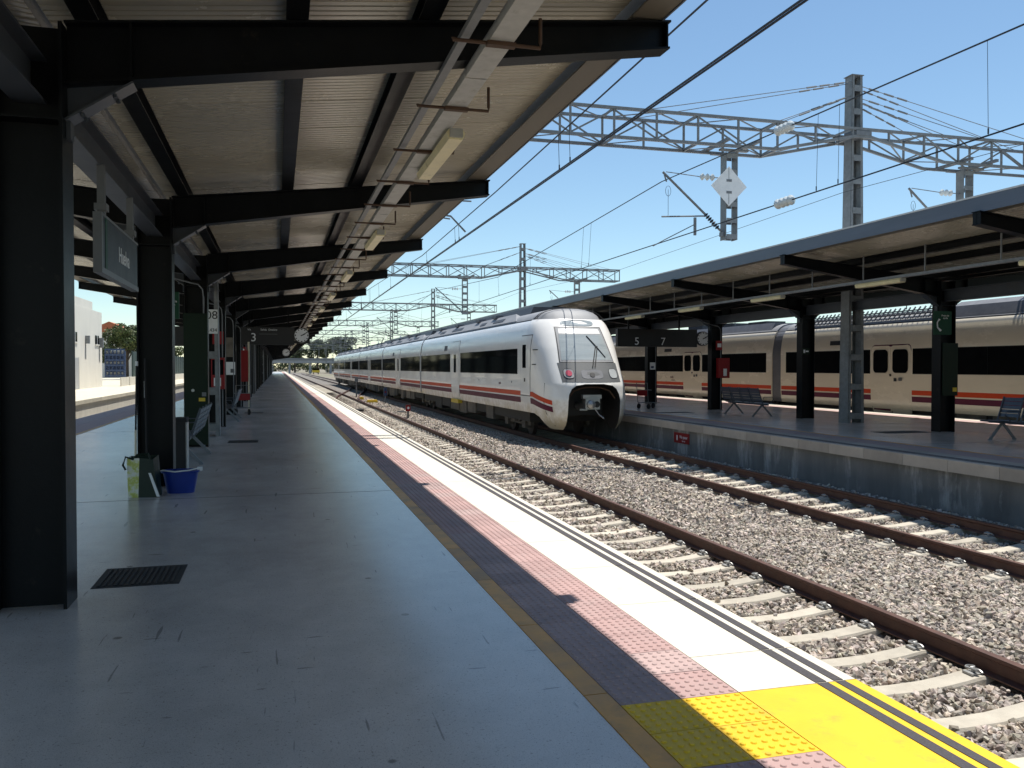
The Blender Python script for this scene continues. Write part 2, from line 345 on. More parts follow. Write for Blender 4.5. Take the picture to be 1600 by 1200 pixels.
# tactile tiles
TW, TL = .312, .33
def tile_mesh(m):
    mb = MB(); g = .0025; mb.box(g, TW-g, g, TL-g, -.06, .003)
    for i in range(6):
        for j in range(6):
            cx, cy = (i+.5)*TW/6, (j+.5)*TL/6; n = 8; r0, r1, hz = .0150, .0105, .0058
            a = [(cx+r0*math.cos(2*math.pi*k/n), cy+r0*math.sin(2*math.pi*k/n), .003) for k in range(n)]
            b = [(cx+r1*math.cos(2*math.pi*k/n), cy+r1*math.sin(2*math.pi*k/n), .003+hz) for k in range(n)]
            mb.add(a+b, [(k, (k+1) % n, n+(k+1) % n, n+k) for k in range(n)]+[tuple(range(n, 2*n))])
    return mb.mesh('tile', m)
tm = {k: tile_mesh(k) for k in ('pink', 'pink_old', 'yellow')}
for r in range(-14, 130):
    y = YE+r*TL
    for c in range(2):
        k = 'yellow' if r in (-1, -2) else ('pink_old' if (c == 0 and 0 <= r < 12 or random.random() < .12) else 'pink')
        put('tactile_tile', tm[k], np_, (1.5535+c*(TW+.001), y, random.uniform(-.001, .001)))
ytile = YE+130*TL
o = B(1.553, 2.178, ytile, 330, -.06, .004).build('tactile_run', 'pink', np_); o['kind'] = 'stuff'
# edge slabs
SLX0, SLX1, SLL = 2.181, 2.86, 1.062
def slab_mesh(l, m):
    mb = MB(); g = .003; mb.prism([(SLX0, -.139), (SLX1, -.139), (SLX1, -.012), (SLX1-.012, .003), (SLX0, .003)], g, l-g)
    return mb.mesh('slab', m)
sm = slab_mesh(SLL, 'slab'); grip = MB().box(2.618, 2.680, .006, SLL-.006, .002, .0065).mesh('grip', 'grip'); grip2 = MB().box(2.724, 2.778, .006, SLL-.006, .002, .0065).mesh('grip', 'grip')
def slab(mesh, y):
    o = put('edge_slab', mesh, np_, (0, y, 0)); return o
y = 4.23; k = 0
while y < 140:
    o = slab(sm, y)
    if k < 60: put('grip_strip', grip, o); put('grip_strip', grip2, o)
    y += SLL; k += 1
yend = y
for y0, y1, m_ in ((3.71, 4.23, 'slab'), (2.65, 3.71, 'yellow'), (1.6, 2.65, 'yellow'), (.5, 1.6, 'slab'), (-.6, .5, 'slab'), (-1.7, -.6, 'slab')):
    o = put('edge_slab', slab_mesh(y1-y0, m_), np_, (0, y0, 0))
    B(2.618, 2.680, y0+.006, y1-.006, .002, .0065).build('grip_strip', 'grip', np_)
    B(2.724, 2.778, y0+.006, y1-.006, .002, .0065).build('grip_strip', 'grip', np_)
struct('edge_run', B(SLX0, SLX1, yend, 330, -.139, .003), 'slab', np_)
struct('grip_run', B(2.618, 2.680, 4.23+60*SLL, 330, -.05, .006), 'grip', np_); struct('grip_run', B(2.724, 2.778, 4.23+60*SLL, 330, -.05, .006), 'grip', np_)
# far (left) edge of the same platform
struct('kerb_strip', B(-4.69, -4.572, -8, 330, -.139, .004), 'ochre', np_)
struct('tactile_strip', B(-5.32, -4.693, -8, 330, -.139, .003), 'pink', np_)
struct('edge_strip', B(-6.0, -5.323, -8, 330, -.139, .004), 'pink_old', np_)  # slab edge in a darker pink, canopy shade put into the colour
for yj in (11.05, 22.9, 35.2, 47.4, 59.5): struct('floor_joint', B(-4.56, 1.42, yj, yj+.012, -.02, .0012), 'joint', np_)

# ---- right (island) platform
XR0, XR1, XRC = 11.2, 20.85, 16.0
rp_ = struct('island_platform', B(XR0+.08, XR1-.08, -8, 150, -1.2, -.141), 'wall_stain')
struct('platform_floor', B(XR0+1.45, XR1-1.45, -8, 150, -.14, 0), 'floor', rp_)
for s in (-1, 1):
    xa = XRC+s*(XRC-XR0)*1.0; k0, k1 = sorted((xa-s*.72, xa-s*1.35)); struct('tactile_strip', B(k0, k1, -8, 150, -.14, .003), 'pink_old', rp_)
    k0, k1 = sorted((xa-s*1.352, xa-s*1.448)); struct('kerb_strip', B(k0, k1, -8, 150, -.14, .004), 'ochre', rp_)
    for d in (.14, .26):
        k0, k1 = sorted((xa-s*d, xa-s*(d+.06))); struct('grip_strip', B(k0, k1, -8, 150, -.05, .0065), 'grip', rp_)
cm = MB().prism([(0, -.21), (.72, -.14), (.72, .003), (.012, .003), (0, -.01)], .004, 1.10-.004).mesh('coping', 'coping')
for k in range(60): put('coping_stone', cm, rp_, (XR0, 4.5+k*1.10, 0))
struct('coping_run', B(XR0, XR0+.718, 4.5+66, 150, -.2, .003), 'coping', rp_)
struct('edge_run', B(XR1-.718, XR1, -8, 150, -.139, .003), 'slab', rp_)
for yj in (9, 14.8, 20.5, 26.4, 32.2, 38): struct('floor_joint', B(XR0+1.46, XR1-1.46, yj, yj+.012, -.02, .0012), 'joint', rp_)

# ---- opposite platform on the far left
lp_ = struct('opposite_platform', B(-40, -9.28, -8, 140, -1.2, -.2), 'pale_wall')
struct('paving', B(-40, -9.62, -8, 140, -.199, 0), 'coping_pale', lp_)
cml = MB().prism([(0, -.2), (.42, -.2), (.42, -.01), (.41, .003), (0, .003)], .005, 1.495).mesh('coping', 'coping_pale')
for k in range(60): put('coping_stone', cml, lp_, (-9.619, 28+k*1.5, 0))

# ================================================================== TRACKS
def sleeper_mesh():
    xs = [-1.3, -1.12, -.99, -.75, -.6, -.3, 0, .3, .6, .75, .99, 1.12, 1.3]
    zt = [-.975, -.95, -.932, -.932, -.955, -.985, -.99, -.985, -.955, -.932, -.932, -.95, -.975]
    P = [];
    for x, z in zip(xs, zt): P.append([(x, -.15, -1.14), (x, -.105, z-.02), (x, -.09, z), (x, .09, z), (x, .105, z-.02), (x, .15, -1.14)])
    mb = MB().grid(P); n = len(P); mb.f.append(tuple(range(5, -1, -1))); mb.m.append(0); mb.f.append(tuple((n-1)*6+i for i in range(6))); mb.m.append(0)
    return mb.mesh('sleeper', 'sleeper')
slm = sleeper_mesh()
def clip_mesh():
    pts = []
    for k in range(11): t = -.6+k/10*4.6; pts.append((.028*math.cos(t)+.02, -.045+.036*math.sin(t), .022+.022*math.sin(t*.5)))
    for k in range(11): t = 2.3-k/10*4.6; pts.append((.028*math.cos(t)+.02, .045-.036*math.sin(t)*-1, .022+.022*math.sin(1.2-t*.4)))
    return MB().tube(pts, .0095, 5).box(-.05, .06, -.055, .055, -.004, .012).lathe((.01, 0, .01), [(.018, 0), (.018, .03), (.012, .036)], 6).mesh('clip', 'clip', 40)
clm = clip_mesh()
RP = [(-.07, 0), (.07, 0), (.07, .012), (.012, .03), (.009, .12), (.036, .138), (.036, .168), (.028, .172), (-.028, .172), (-.036, .168), (-.036, .138), (-.009, .12), (-.012, .03), (-.07, .012)]
def rail(x, y0, y1, parent, zb=-.932):
    return MB().prism([(x+a, zb+b) for a, b in RP], y0, y1).build('rail', 'rail', parent)
def track(xc, rails, y0, y1, label, ny, clips=(), nclip=0):
    t = thing('railway_track', (xc, 0, -.932), label, 'track')
    for x in rails: rail(x, y0, y1, t)
    k0 = int((y0-SY0)/SLEEP)+1
    for k in range(k0, k0+ny):
        s = put('sleeper', slm, t, (0, SY0+k*SLEEP, .932))
        if k-k0 < nclip and SY0+k*SLEEP > 3:
            for cx in clips: put('rail_clip', clm, s, (cx, 0, -.932), (0, 0, 0 if cx < 0 or True else R(180)))
    return t
track(4.79, (3.92, 5.66), -6, 330, 'rusty railway track running right beside the near platform edge', 200, (.745, .995), 85)
track(9.51, (8.63, 10.39), -6, 330, 'rusty railway track that the white train stands on', 200, (-1.0, -.76, .77), 50)
track(-7.75, (-8.62, -6.88), 10, 330, 'railway track between the near platform and the white building', 100)
track(22.65, (21.78, 23.52), -6, 200, 'railway track under the shade-tinted train behind the island platform', 60)
# crossover rails beyond the middle distance
xo = thing('track_crossover', (7, 75, -.95), 'set of rusty crossover rails linking the two tracks far ahead', 'track')
for dx in (0, 1.74):
    pts = [(3.92+dx, 58), (4.2+dx, 66), (5.0+dx, 74), (6.2+dx, 83), (7.4+dx, 92), (8.3+dx, 101), (8.63+dx, 110)]
    mb = MB()
    for a, b in zip(pts, pts[1:]): mb.bar((a[0], a[1], -.835), (b[0], b[1], -.835), .07, .17)
    mb.build('rail', 'rail', xo)
for k in range(14): B(3.2+k*.12, 6.6+k*.24, 60+k*2.1, 60.3+k*2.1, -1.1, -.935).build('timber_sleeper', 'under_brown', xo)

# ================================================================== CANOPIES
zt = lambda x: 3.866+.108*x
zb = lambda x: 3.446+.152*x
TIP = 4.58
def canopy_parts():
    P = {}
    mb = MB()
    for s in (-1, 1): mb.box(s*.21-.011, s*.21+.011, -.15, .15, .0, 3.86)
    mb.box(-.198, .198, -.007, .007, 0, 3.86); mb.box(-.198, .198, -.148, .148, 3.22, 3.236)
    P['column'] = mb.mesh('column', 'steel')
    for s in (-1, 1):
        mb = MB(); a, b = .222, TIP
        mb.prism([(s*a, zb(a)), (s*b, zb(b)), (s*b, zt(b)), (s*a, zt(a))], -.006, .006)
        mb.bar((s*a, 0, zt(a)-.009), (s*(b+.02), 0, zt(b)-.009), .19, .016); mb.bar((s*a, 0, zb(a)+.0), (s*(b+.01), 0, zb(b)+.0), .19, .016)
        mb.box(min(s*.62, s*.634), max(s*.62, s*.634), -.09, .09, zb(.63)+.01, zt(.62)-.018)
        mb.box(min(s*b, s*(b-.012)), max(s*b, s*(b-.012)), -.085, .085, zb(b)+.01, zt(b)-.02)
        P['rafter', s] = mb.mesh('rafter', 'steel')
        mb = MB(); mb.prism([(s*.222, 3.25), (s*.62, zb(.62)-.012), (s*.222, zb(.222)-.012)], -.006, .006); mb.bar((s*.222, 0, 3.24), (s*.64, 0, zb(.64)-.02), .18, .014)
        mb.box(min(s*.222, s*.25), max(s*.222, s*.25), -.05, .05, 3.12, 3.24)
        for dy in (-.06, .06):
            for f_ in (.25, .75): mb.tube([(s*(.222+.4*f_), dy, 3.238+.28*f_-.012), (s*(.222+.4*f_)+.006*s, dy, 3.238+.28*f_-.034)], .014, 6)
        P['knee', s] = mb.mesh('knee', 'steel_light')
        # ribbed sandwich panel, one metre wide
        prof = [(.006, .02), (.014, 0)]; W = 1.0; n = 11; y = .014; d = (W-.028)/n
        for k in range(n): prof += [(y+d*.70, 0), (y+d*.78, .007), (y+d*.94, .007), (y+d, 0)]; y += d
        prof.append((W-.006, .02))
        mb = MB(); x0, x1 = s*.04, s*4.27
        mb.grid([[(x0, y_, zt(.04)+.155+h) for y_, h in prof], [(x1, y_, zt(4.27)+.155+h) for y_, h in prof]])
        mb.mat(1); mb.add([(x0, 0, zt(.04)+.165), (x1, 0, zt(4.27)+.165), (x1, W, zt(4.27)+.165), (x0, W, zt(.04)+.165), (x0, 0, zt(.04)+.22), (x1, 0, zt(4.27)+.22), (x1, W, zt(4.27)+.22), (x0, W, zt(.04)+.22)],
                          [(0, 3, 2, 1), (4, 5, 6, 7), (0, 1, 5, 4), (1, 2, 6, 5), (2, 3, 7, 6), (3, 0, 4, 7)])
        P['panel', s] = mb.mesh('panel', ['panel', 'roof_top'])
    return P
CP = canopy_parts()
def canopy(xc, y0, sp, k0, k1, dz, label, npan):
    t = thing('platform_canopy', (xc, y0, 0), label, 'canopy'); L0, L1 = (k0-.45)*sp, (k1+.45)*sp
    for k in range(k0, k1+1):
        o = put('column', CP['column'], t, (0, k*sp, 0)); o.scale.z = (3.86+dz)/3.86
        for s in (-1, 1):
            r = put('rafter', CP['rafter', s], t, (0, k*sp, dz)); put('knee_brace', CP['knee', s], r, (0, 0, 0))
    cm_ = MB().tube([(.15, -.168, .02), (.15, -.168, 3.0), (.13, -.168, 3.16), (.05, -.168, 3.26), (-.1, -.168, 3.29), (-.6, -.168, 3.42)], .016, 6).mesh('conduit', 'galv_dark')
    for k in range(max(k0, 2), min(k1, 9)): put('conduit', cm_, t, (0, k*sp, dz))
    # the spine beam that ties the column heads together
    sm_ = MB().box(-.10, .10, .012, sp-.012, 3.35, 3.366).box(-.005, .005, .012, sp-.012, 3.366, 3.63).box(-.10, .10, .012, sp-.012, 3.63, 3.646).mesh('spine', 'steel_light')
    for k in range(k0, k1): put('spine_beam', sm_, t, (0, k*sp, dz))
    for s in (-1, 1):
        for xr in (.36, 1.72, 2.66):
            z = zt(xr)+dz; x = s*xr
            MB().box(x-.075, x+.075, L0, L1, z+.001, z+.013).box(x-.006, x+.006, L0, L1, z+.013, z+.14).box(x-.075, x+.075, L0, L1, z+.14, z+.152).build_local('purlin', 'steel', t)
        z = zt(4.25)+dz
        MB().box(min(s*4.27, s*4.52), max(s*4.27, s*4.52), L0, L1, z+.03, z+.045).build_local('gutter_soffit', 'fascia_under', t)
        MB().box(min(s*4.521, s*4.535), max(s*4.521, s*4.535), L0, L1, z+.02, z+.285).build_local('fascia_board', 'fascia', t)
        MB().box(min(s*4.27, s*4.545), max(s*4.27, s*4.545), L0, L1, z+.286, z+.315).build_local('gutter_cap', 'gutter_white', t)
        n = 0; y = L0
        while y < L1-.01 and n < npan: put('roof_panel', CP['panel', s], t, (0, y, dz)); y += 1; n += 1
        if y < L1:
            o = MB().add([(s*.04, y, zt(.04)+.155+dz), (s*4.27, y, zt(4.27)+.155+dz), (s*4.27, L1, zt(4.27)+.155+dz), (s*.04, L1, zt(.04)+.155+dz),
                          (s*.04, y, zt(.04)+.22+dz), (s*4.27, y, zt(4.27)+.22+dz), (s*4.27, L1, zt(4.27)+.22+dz), (s*.04, L1, zt(.04)+.22+dz)],
                         [(0, 3, 2, 1), (4, 5, 6, 7), (0, 1, 5, 4), (1, 2, 6, 5), (2, 3, 7, 6), (3, 0, 4, 7)]).build_local('roof_panel_run', 'panel', t); o['kind'] = 'stuff'
    MB().box(-.25, .25, L0, L1, zt(0)+dz+.222, zt(0)+dz+.25).build_local('valley_cap', 'roof_top', t)
    return t
def build_local(s, name, mats, parent, smooth=None): return put(name, s.mesh(name, mats, smooth), parent)
MB.build_local = build_local
XC = -1.57; CY0, CSP = 6.33, 5.97
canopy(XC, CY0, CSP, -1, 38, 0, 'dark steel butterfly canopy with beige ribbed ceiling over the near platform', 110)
RY0, RSP = 17.6, 5.75
canopy(XRC, RY0, RSP, -3, 13, -.12, 'dark steel canopy with grey fascia over the island platform on the right', 70)

def fluor(loc, label, group=None, length=1.5):
    t = thing('fluorescent_lamp', loc, label, 'lamp', group)
    l = length/2
    MB().prism([(-.065, 0), (-.09, -.035), (-.065, -.095), (.065, -.095), (.09, -.035), (.065, 0)], -l, l).build_local('diffuser', 'lamp_case', t)
    for sg in (-1, 1): MB().box(-.06, .06, min(sg*(l+.001), sg*(l+.03)), max(sg*(l+.001), sg*(l+.03)), -.08, 0).build_local('end_cap', 'lamp_end', t); MB().box(-.03, .03, sg*l*.7-.02, sg*l*.7+.02, .001, .05).build_local('bracket', 'lamp_end', t)
    return t
# near canopy: cable tray with brown hooks and lamps hung from it
tr = thing('cable_tray', (1.47, 0, 3.8), 'pale metal cable tray running along under the near canopy edge', 'cable tray')
seg = MB().box(-.085, .085, .01, 2.97, 0, .006).box(-.085, -.079, .01, 2.97, .006, .07).box(.079, .085, .01, 2.97, .006, .07).mesh('tray', 'tray')
for k in range(-1, 34): put('tray_section', seg, tr, (0, k*2.985+.4, 0))
MB().box(-.27, -.21, -2, 100, .02, .06).build_local('conduit_channel', 'galv_dark', tr)
hook = MB().tube([(-.33, 0, .0), (-.33, 0, -.012), (.28, 0, -.012), (.28, 0, .02), (.28, 0, .19)], .013, 6).box(-.10, .10, -.03, .03, -.03, -.002).mesh('hook', 'rust_pipe')
for k in range(60): put('hanger_hook', hook, tr, (0, 1.15+k*1.49, 0))
for k in range(-1, 18):
    y = CY0+2.72+k*CSP
    if True: lab = '%s yellowed fluorescent batten along the near canopy, counted from the camera' % ORD[k+1]; g = 'batten lamps under the near canopy'
    else: lab = 'small far fluorescent batten deep under the near canopy'; g = 'far batten lamps under the near canopy'
    fluor((1.60, y-.42, 3.80), lab, g, 1.75)
# island canopy: rail on rods with lamps
tr = thing('lamp_rail', (12.9, 0, 3.52), 'long grey lamp rail hung on rods under the island canopy', 'lamp rail')
MB().box(-.05, .05, 2, 95, 0, .012).box(-.05, -.045, 2, 95, .012, .06).box(.045, .05, 2, 95, .012, .06).build_local('rail_channel', 'galv', tr)
rod = MB().box(-.012, .012, -.012, .012, .012, .62).mesh('rod', 'galv')
for k in range(42): put('hanger_rod', rod, tr, (0, 3.2+k*1.92, 0))
for k in range(-2, 6):
    y = 16.0+k*RSP*.78+.1
    lab = ('pale fluorescent batten under the island canopy, %s from the right picture edge' % ORD[k+2]) if k < 7 else 'x'
    fluor((12.9, y, 3.515), lab, 'batten lamps under the island canopy', 1.45)

# ================================================================== CATENARY PORTALS AND WIRES
PY, PSP = 21.12, 34.3
def mast(root, xm, ztop, name='mast'):
    hw = lambda z: .27-.10*z/9.9; hd = lambda z: .21-.05*z/9.9
    mb = MB(); a, b = hw(0), hw(ztop); c, d = hd(0), hd(ztop)
    for s in (-1, 1):      # a channel on each side: web facing +-X, short flanges turned inwards
        for (p, q) in (((s*a, 0, 0), (s*b, 0, ztop)),):
            mb.add([(xm+s*a, PY-c, 0), (xm+s*a, PY+c, 0), (xm+s*(a-.012), PY+c, 0), (xm+s*(a-.012), PY-c, 0), (xm+s*b, PY-d, ztop), (xm+s*b, PY+d, ztop), (xm+s*(b-.012), PY+d, ztop), (xm+s*(b-.012), PY-d, ztop)],
                   [(0, 3, 2, 1), (4, 5, 6, 7), (0, 1, 5, 4), (1, 2, 6, 5), (2, 3, 7, 6), (3, 0, 4, 7)])
        for t in (-1, 1):
            mb.add([(xm+s*a, PY+t*c, 0), (xm+s*(a-.09), PY+t*c, 0), (xm+s*(a-.09), PY+t*(c-.012), 0), (xm+s*a, PY+t*(c-.012), 0), (xm+s*b, PY+t*d, ztop), (xm+s*(b-.075), PY+t*d, ztop), (xm+s*(b-.075), PY+t*(d-.012), ztop), (xm+s*b, PY+t*(d-.012), ztop)],
                   [(0, 3, 2, 1), (4, 5, 6, 7), (0, 1, 5, 4), (1, 2, 6, 5), (2, 3, 7, 6), (3, 0, 4, 7)])
    m = mb.build(name, 'galv', root)
    z = .12
    while z < ztop:
        h = hw(z)-.06; e = hd(z)
        MB().box(xm-h, xm+h, PY-e-.012, PY-e-.001, z, z+.17).build('batten_plate', 'galv', m); MB().box(xm-h, xm+h, PY+e+.001, PY+e+.012, z, z+.17).build('batten_plate', 'galv', m)
        z += .84 if z < 6 else .66
    return m
def portal():
    t = thing('catenary_portal', (XRC, PY, 0), 'x', 'catenary portal')
    mast(t, XRC, 9.93); mast(t, XC, 9.93)
    y0, y1 = PY-.42, PY+.42; zT, zB = 8.33, 7.58
    xa, xb = -6.0, 22.9
    def top(x): return zT
    def bot(x):
        for xm in (XRC, XC):
            d = abs(x-xm)
            if d < 2.75: return zB+(8.12-zB)*(2.75-d)/2.5 if d > .25 else 8.12
        return zB
    knots = sorted(set([xa, xb]+[xm+s*d for xm in (XRC, XC) for s in (-1, 1) for d in (.25, 2.75)]))
    bm = None
    for y, nm in ((y0, 'truss_chord'), (y1, 'truss_chord')):
        o = MB().bar((xa, y, zT), (xb, y, zT), .075, .075).build(nm, 'galv', t); bm = bm or o
        mb = MB()
        for p, q in zip(knots, knots[1:]): mb.bar((p, y, bot(p)), (q, y, bot(q)), .075, .075)
        mb.build(nm, 'galv', t)
    PT = 1.16; n = int((xb-xa)/PT); xs = [xa+.03+(xb-xa-.06)*k/n for k in range(n+1)]
    for k, x in enumerate(xs):
        for y in (y0, y1): MB().bar((x, y, bot(x)+.03), (x, y, zT-.03), .05, .05, up=(0, 1, 0)).build('truss_post', 'galv', bm)
        if k % 2 == 0:
            MB().bar((x, y0+.03, zT), (x, y1-.03, zT), .05, .05).build('truss_strut', 'galv', bm); MB().bar((x, y0+.03, bot(x)), (x, y1-.03, bot(x)), .05, .05).build('truss_strut', 'galv', bm)
    for k in range(n):
        p, q = xs[k], xs[k+1]
        if abs((p+q)/2-XRC) < .6 or abs((p+q)/2-XC) < .6: continue
        for y, ph in ((y0, 0), (y1, 1)):
            a, b = (p, q) if (k+ph) % 2 else (q, p)
            MB().bar((a, y+.012, bot(a)+.04), (b, y+.012, zT-.04), .045, .02, up=(0, 1, 0)).build('truss_brace', 'galv', bm)
        a, b = (y0, y1) if k % 2 else (y1, y0)
        MB().bar((p, a, zT-.02), (q, b, zT-.02), .04, .02).build('truss_brace', 'galv', bm); MB().bar((p, a, bot(p)+.02), (q, b, bot(q)+.02), .04, .02).build('truss_brace', 'galv', bm)
    for xm in (12.02, 19.9):       # drop posts
        mb = MB()
        for s in (-1, 1): mb.box(xm+s*.17-.01, xm+s*.17+.01, PY-.15, PY+.15, 5.1, 7.48)
        d = mb.build('drop_post', 'galv', t)
        for k in range(6):
            z = 5.12+k*.44; MB().box(xm-.155, xm+.155, PY-.163, PY-.151, z, z+.13).build('batten_plate', 'galv', d); MB().box(xm-.155, xm+.155, PY+.151, PY+.163, z, z+.13).build('batten_plate', 'galv', d)
        MB().box(xm-.42, xm+.42, PY-.30, PY-.18, 7.481, 7.535).box(xm-.42, xm+.42, PY+.18, PY+.30, 7.481, 7.535).box(xm-.5, xm-.4, PY-.75, PY+.75, 7.62, 7.70).box(xm+.4, xm+.5, PY-.75, PY+.75, 7.62, 7.70).build('post_hanger', 'galv_dark', d)
    for xm in (XRC, XC):           # stay rods with turnbuckles
        for d, z0 in ((-6.6, 9.75), (-2.7, 9.35), (2.8, 9.15), (4.1, 9.3), (6.2, 9.65)):
            if xm == XC and d < 0: continue
            for y in (y0, y1):
                x1 = xm+d; s = 1 if d > 0 else -1; p = Vector((xm+s*.18, PY+(.1 if y > PY else -.1), z0)); q = Vector((x1, y, zT+.03))
                u = (q-p).normalized()
                mb = MB().tube([p, q], .011, 5)
                for a in (.25, .75, 1.2): mb.tube([p+u*a, p+u*(a+.32)], .026, 6)
                mb.build('stay_rod', 'galv_dark', t)
    MB().box(XRC-.2, XRC+.2, PY-.19, PY+.19, 9.93, 9.95).box(XRC-.25, XRC+.25, PY-.47, PY+.47, 8.15, 8.28).box(XC-.25, XC+.25, PY-.47, PY+.47, 8.15, 8.28).build('mast_cap', 'galv_dark', t)
    return t
PO = portal()
PO['label'] = 'grey lattice catenary portal nearest the camera, crossing high over the tracks'; PO['group'] = 'catenary portals over the tracks'
plab = ['second grey lattice catenary portal, its mast rising above the island canopy', 'third catenary portal, seen over the white train roof', 'fourth catenary portal along the tracks, small above the train roof', 'fifth catenary portal, close above the far end of the train']
for k in range(1, 9):
    c = copy_tree(PO); c.location.y = PY+k*PSP
    c['label'] = plab[k-1] if k <= 4 else '%s catenary portal from the camera, tiny in the far cluster' % ORD[k]

def disc_string(mb, p, q, n, r):
    p, q = Vector(p), Vector(q)
    for k in range(n):
        a = p.lerp(q, (k+.15)/n); b = p.lerp(q, (k+.5)/n); c = p.lerp(q, (k+.85)/n)
        mb.tube([a, b, c], [r*.5, r, r*.55], 10)
    return mb
def cantilever(xm, py, flip=1, xw=9.55):
    """arm on a drop post that carries the wires; built round the post foot"""
    t = thing('cantilever_arm', (xm-flip*.16, py, 5.2), 'x', 'cantilever arm'); F = flip
    x0 = xm-F*.17
    MB().tube([(x0-F*.55, py, 5.78), (x0-F*1.82, py, 6.86)], .033, 8).tube([(x0-F*1.80, py-.02, 6.83), (x0-F*1.72, py-.02, 6.60)], .02, 6).build('bracket_tube', 'galv_dark', t)
    mb = MB(); disc_string(mb, (x0-F*.16, py, 5.42), (x0-F*.56, py, 5.79), 7, .075); mb.build('strut_insulator', 'insulator_dark', t)
    MB().tube([(x0-F*.0, py, 5.28), (x0-F*.16, py, 5.42)], .03, 6).box(min(x0, x0-F*.08), max(x0, x0-F*.08), py-.08, py+.08, 5.2, 5.32).build('hinge', 'galv_dark', t)
    MB().tube([(x0-F*1.72, py, 6.87), (x0-F*.72, py, 6.80)], .012, 6).tube([(x0-F*.27, py, 6.8), (x0, py, 6.8)], .014, 6).build('top_tie', 'galv_dark', t)
    mb = MB(); disc_string(mb, (x0-F*.72, py, 6.80), (x0-F*.27, py, 6.8), 3, .10); mb.build('tie_insulator', 'insulator', t)
    MB().tube([(x0-F*.52, py, 5.74), (x0-F*1.85, py, 5.66)], .022, 6).build('registration_tube', 'galv_dark', t)
    MB().box(x0-F*.86-.03, x0-F*.86+.03, py-.03, py+.03, 5.2, 5.68).tube([(x0-F*.86, py, 5.5), (x0-F*1.75, py, 5.05), (x0-F*2.1, py, 4.86)], .014, 6).build('steady_arm', 'galv_dark', t)
    lo_ = [(x0-F*1.66+.08*math.sin(a), py, 6.5-.14+.14*math.cos(a)) for a in [k*.6 for k in range(11)]]
    MB().tube(lo_, .006, 5).tube([(x0-F*1.66, py, 6.4), (x0-F*1.66, py, 5.7)], .006, 5).build('jumper_wire', 'wire', t)
    return t
for k in range(0, 5):
    c = cantilever(12.02, PY+k*PSP); c['group'] = 'cantilever arms over the train track'
    c['label'] = ['angled cantilever arm with dark insulator on the nearest drop post', 'angled cantilever arm with dark insulator hanging above the white train', 'third cantilever arm, over the train pantograph', 'small far cantilever arm behind the train pantograph', 'farthest small cantilever arm over the train'][k]
    c = cantilever(19.9, PY+k*PSP); c['group'] = 'cantilever arms over the beige train track'; c['label'] = 'cantilever arm behind the island canopy roof, on the %s portal' % ORD[k] if k else 'cantilever arm just showing above the island canopy edge at right'
# arms over the near track, fixed under the portal beams
for k in range(0, 5):
    y = PY+k*PSP; t = thing('cantilever_arm', (-1.4, y, 5.5), ['registration arm over the near track, at the near canopy edge', 'bent registration arm holding the near wires at the second portal', 'third registration arm over the near track', 'fourth registration arm over the near track', 'farthest registration arm over the near track'][k], 'cantilever arm', 'registration arms over the near track')
    MB().tube([(-1.4, y, 5.95), (2.3, y, 5.62), (4.22, y, 5.40), (4.60, y, 5.02)], .024, 6).tube([(-1.4, y, 5.85), (2.3, y, 5.53), (4.2, y, 5.33)], .018, 6).build('steady_arm', 'galv', t)
    MB().tube([(3.3, y, 5.80), (4.75, y, 5.80)], .02, 6).tube([(4.1, y, 5.80), (4.1, y, 5.98), (4.2, y, 6.05), (4.25, y, 5.95), (4.15, y, 5.86)], .01, 5).build('registration_tube', 'galv_dark', t)
    MB().tube([(-1.4, y, 7.3), (3.3, y, 5.86)], .02, 6).build('tie_rod', 'galv_dark', t)
    mb = MB(); disc_string(mb, (.2, y, 5.81), (.7, y, 5.765), 5, .06); mb.build('insulator', 'insulator', t)

def wire_run(label, pts_m, pts_c, drops, r=.012, twin=0, ins=()):
    t = thing('overhead_wire', pts_c[0], label, 'overhead wire')
    MB().tube(pts_m, r, 5).build('messenger_wire', 'wire', t)
    for dx in ((-twin, twin) if twin else (0,)):
        MB().tube([(x+dx, y, z) for x, y, z in pts_c], r, 5).build('contact_wire', 'wire', t)
    im = lambda P, y: tuple(float(np.interp(y, [p[1] for p in P], [p[i] for p in P])) for i in (0, 2))
    for y in drops:
        a = im(pts_m, y); b = im(pts_c, y)
        MB().tube([(a[0], y, a[1]), (b[0], y, b[1])], .005, 4).tube([(b[0]-.002, y, b[1]+.02), (b[0]-.002, y, b[1]+.10)], .012, 5).build('dropper', 'wire', t)
    for P, y in ins:
        a = im(P, y-.32); b = im(P, y+.32); mb = MB(); disc_string(mb, (a[0], y-.30, a[1]), (b[0], y+.30, b[1]), 4, .105); mb.build('insulator', 'insulator', t)
    return t
m1 = [(4.6, -8, 6.02), (4.6, 8.57, 5.66), (4.6, 18, 5.42), (4.6, 27.8, 5.27), (4.6, 55.4, 5.9), (4.6, 72, 5.4), (4.6, 89.7, 5.9), (4.6, 107, 5.4), (4.6, 124, 5.9), (4.6, 260, 5.7)]
c1 = [(4.62, -8, 4.93), (4.62, 27, 4.93), (4.62, 260, 4.86)]
dr = [13.2, 13.75, 22, 22.5, 27, 31, 31.5, 36, 40.3, 44.2, 44.7, 49, 60, 66, 72, 78, 84]
wire_run('pair of dark overhead wires crossing the sky beside the near canopy', m1, c1, dr, .013, .022)
m2 = [(9.78, -8, 6.1), (9.78, 9.35, 6.25), (10.0, PY, 6.6), (9.8, 38, 5.75), (10.0, 55.4, 6.62), (9.8, 72.5, 5.75), (10.0, 89.7, 6.62), (9.8, 107, 5.75), (10.0, 124, 6.62), (9.8, 200, 6)]
c2 = [(9.78, -8, 4.92), (9.85, 20, 4.92), (9.8, 200, 4.78)]
